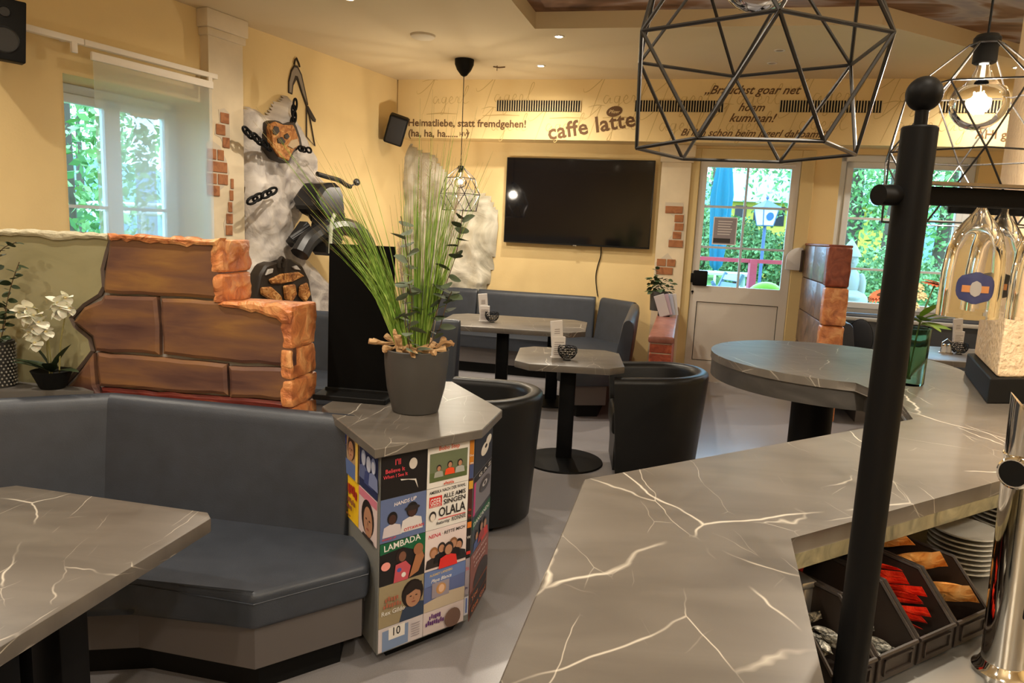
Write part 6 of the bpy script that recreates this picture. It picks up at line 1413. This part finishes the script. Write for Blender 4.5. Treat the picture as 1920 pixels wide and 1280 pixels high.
mb = MB(); mb.add([(-.23, -.23, zt2+.01), (.23, -.23, zt2+.01), (.23, .23, zt2+.01), (-.23, .23, zt2+.01), (0, 0, zt2+.18)], [(0, 1, 4), (1, 2, 4), (2, 3, 4), (3, 0, 4), (3, 2, 1, 0)]); mb.ell((0, 0, zt2+.22), .03, .03, .045, 10, 6); mb.build('lantern_roof', LB, ln_, smooth=0)
for a in range(2):
    M_ = rot(rz=a*math.pi/2) ; mb = MB(); mb.lathe([(.0001, 0), (.085, 0), (.085, .01), (.0001, .01)], 24, M_ @ rot(rx=math.pi/2+.165, loc=(0, -.155, 2.03))); mb.build('round_emblem', mat('emblem_blue', (.03, .10, .40), .5), ln_)
# red railing
rl_ = thing('red_railing', 'pinkish red railing outside the garden door', 'railing', (0, 0, 0)); REDP = mat('red_railing_paint', (.52, .07, .12), .5)
a = dirp(1290, 9.6); b = dirp(1500, 9.3); mb = MB(); mb.box(0, 1, -.02, .02, 1.31, 1.36); o = mb.build('rail', REDP, rl_, smooth=0); o.location = (a.x, a.y, 0); d = b-a; o.rotation_euler = (0, 0, math.atan2(d.y, d.x)); o.scale = (d.length, 1, 1)
for px_ in (1290, 1417, 1500):
    q = a.lerp(b, (px_-1290)/210); mb = MB(); mb.box(q.x-.045, q.x+.045, q.y-.045, q.y+.045, -.16, 1.36); mb.build('rail_post', REDP, rl_, smooth=0)
# garden tables
GW = mat('weathered_blue_wood', (.40, .46, .50), .8)
def gtable(lab, px_, dist, z):
    p = dirp(px_, dist); t = thing('garden_table', lab, 'garden table', (p.x, p.y, -.16), -.2, 'garden tables')
    for k in range(5):
        mb = MB(); mb.box(-.6, .6, -.4+k*.165, -.25+k*.165, z-.04, z); mb.build('table_board', GW, t, smooth=0)
    for sx in (-.45, .45):
        mb = MB(); mb.tube([(sx, -.35, 0), (sx, .0, z-.04)], .04, 6); mb.tube([(sx, .35, 0), (sx, 0, z-.04)], .04, 6); mb.build('table_leg', GW, t)
gtable('weathered garden table behind the poster', 1352, 13.5, 1.15); gtable('weathered garden table right of the lantern post', 1425, 14, .85)
# patio table and folded slatted chairs by the door
SLB = mat('blue_grey_slat', (.13, .22, .34), .5); SLT = mat('pale_blue_slat', (.34, .46, .58), .5)
p = dirp(1372, 9.4); pt_ = thing('patio_table', 'pale blue slatted patio table close behind the door glass', 'garden table', (p.x, p.y, -.06), -.15)
for k in range(6):
    mb = MB(); mb.box(-.45, .45, -.35+k*.12, -.25+k*.12, 1.0, 1.03); mb.build('table_slat', SLT, pt_, smooth=0)
for sx in (-.4, .4):
    for sy in (-.3, .3): mb = MB(); mb.box(sx-.025, sx+.025, sy-.025, sy+.025, 0, 1.0); mb.build('table_leg', SLB, pt_, smooth=0)
def fold_chair(lab, px_, dist, lean, sgn):
    p = dirp(px_, dist); t = thing('folded_chair', lab, 'folding chair', (p.x, p.y, -.06), .25*sgn, 'folded slatted chairs')
    M_ = Matrix.Rotation(lean, 4, 'Y')
    for sy in (-.2, .2): mb = MB(); mb.box(-.02, .02, sy-.015, sy+.015, .05, 1.35, M=M_); mb.build('chair_rail', SLB, t, smooth=0)
    for k in range(8): mb = MB(); mb.box(-.012, .012, -.2, .2, .55+k*.1, .615+k*.1, M=M_); mb.build('chair_slat', SLT if k % 2 else SLB, t, smooth=0)
    for sy in (-.2, .2): mb = MB(); mb.box(-.02, .02, sy-.012, sy+.012, .02, 1.0, M=Matrix.Rotation(-lean*.4, 4, 'Y')); mb.build('chair_leg', SLB, t, smooth=0)
fold_chair('folded slatted chair leaning at the left behind the door glass', 1308, 9.1, .42, 1)
fold_chair('folded slatted chair leaning right of the red post', 1462, 9.25, -.62, -1)
p = dirp(1447, 8.75); mb = MB(); mb.tube([V((.20*math.cos(a), .02*a, .86+.20*math.sin(a))) for a in [i*math.pi/14 for i in range(-2, 17)]], .052, 12); o = mb.build('lime_hose_coil', mat('lime_plastic', (.30, .75, .12), .5), label='lime green hose loop at the lower right of the door glass', cat='hose'); o.location = (p.x, p.y, 0)
mb = MB(); mb.box(-.12, .12, -.1, .1, -.06, .84); o = mb.build('hose_box', mat('grey_box', (.3, .33, .36), .6), label='grey stand under the lime hose loop', cat='stand'); o.location = (p.x, p.y, 0)
# pale statue outside the garden window
p = dirp(1597, 9.0); stt = thing('garden_statue', 'pale seated statue with pointed hat seen through the garden window', 'statue', (p.x, p.y, -.06))
STO = mat('pale_stone', (.34, .40, .42), .8)
mb = MB(); mb.box(-.28, .28, -.22, .22, 0, .82, .02); mb.build('pedestal', STO, stt)
mb = MB(); mb.ell((0, 0, .98), .27, .20, .15, 20, 10); mb.ell((0, .02, 1.18), .17, .13, .22, 20, 10); mb.ell((-.16, -.02, 1.15), .06, .07, .17, 12, 8); mb.ell((.16, -.02, 1.15), .06, .07, .17, 12, 8); mb.ell((0, -.12, 1.02), .14, .09, .05, 14, 8); mb.lathe([(.05, 1.34), (.055, 1.42)], 14); mb.ell((0, -.01, 1.47), .095, .10, .11, 18, 10); mb.ell((0, -.11, 1.46), .015, .02, .025, 8, 6); mb.build('figure', STO, stt, smooth=70)
mb = MB(); mb.lathe([(.13, 1.52), (.12, 1.55), (.07, 1.64), (.0001, 1.74)], 18); mb.build('hat', STO, stt)
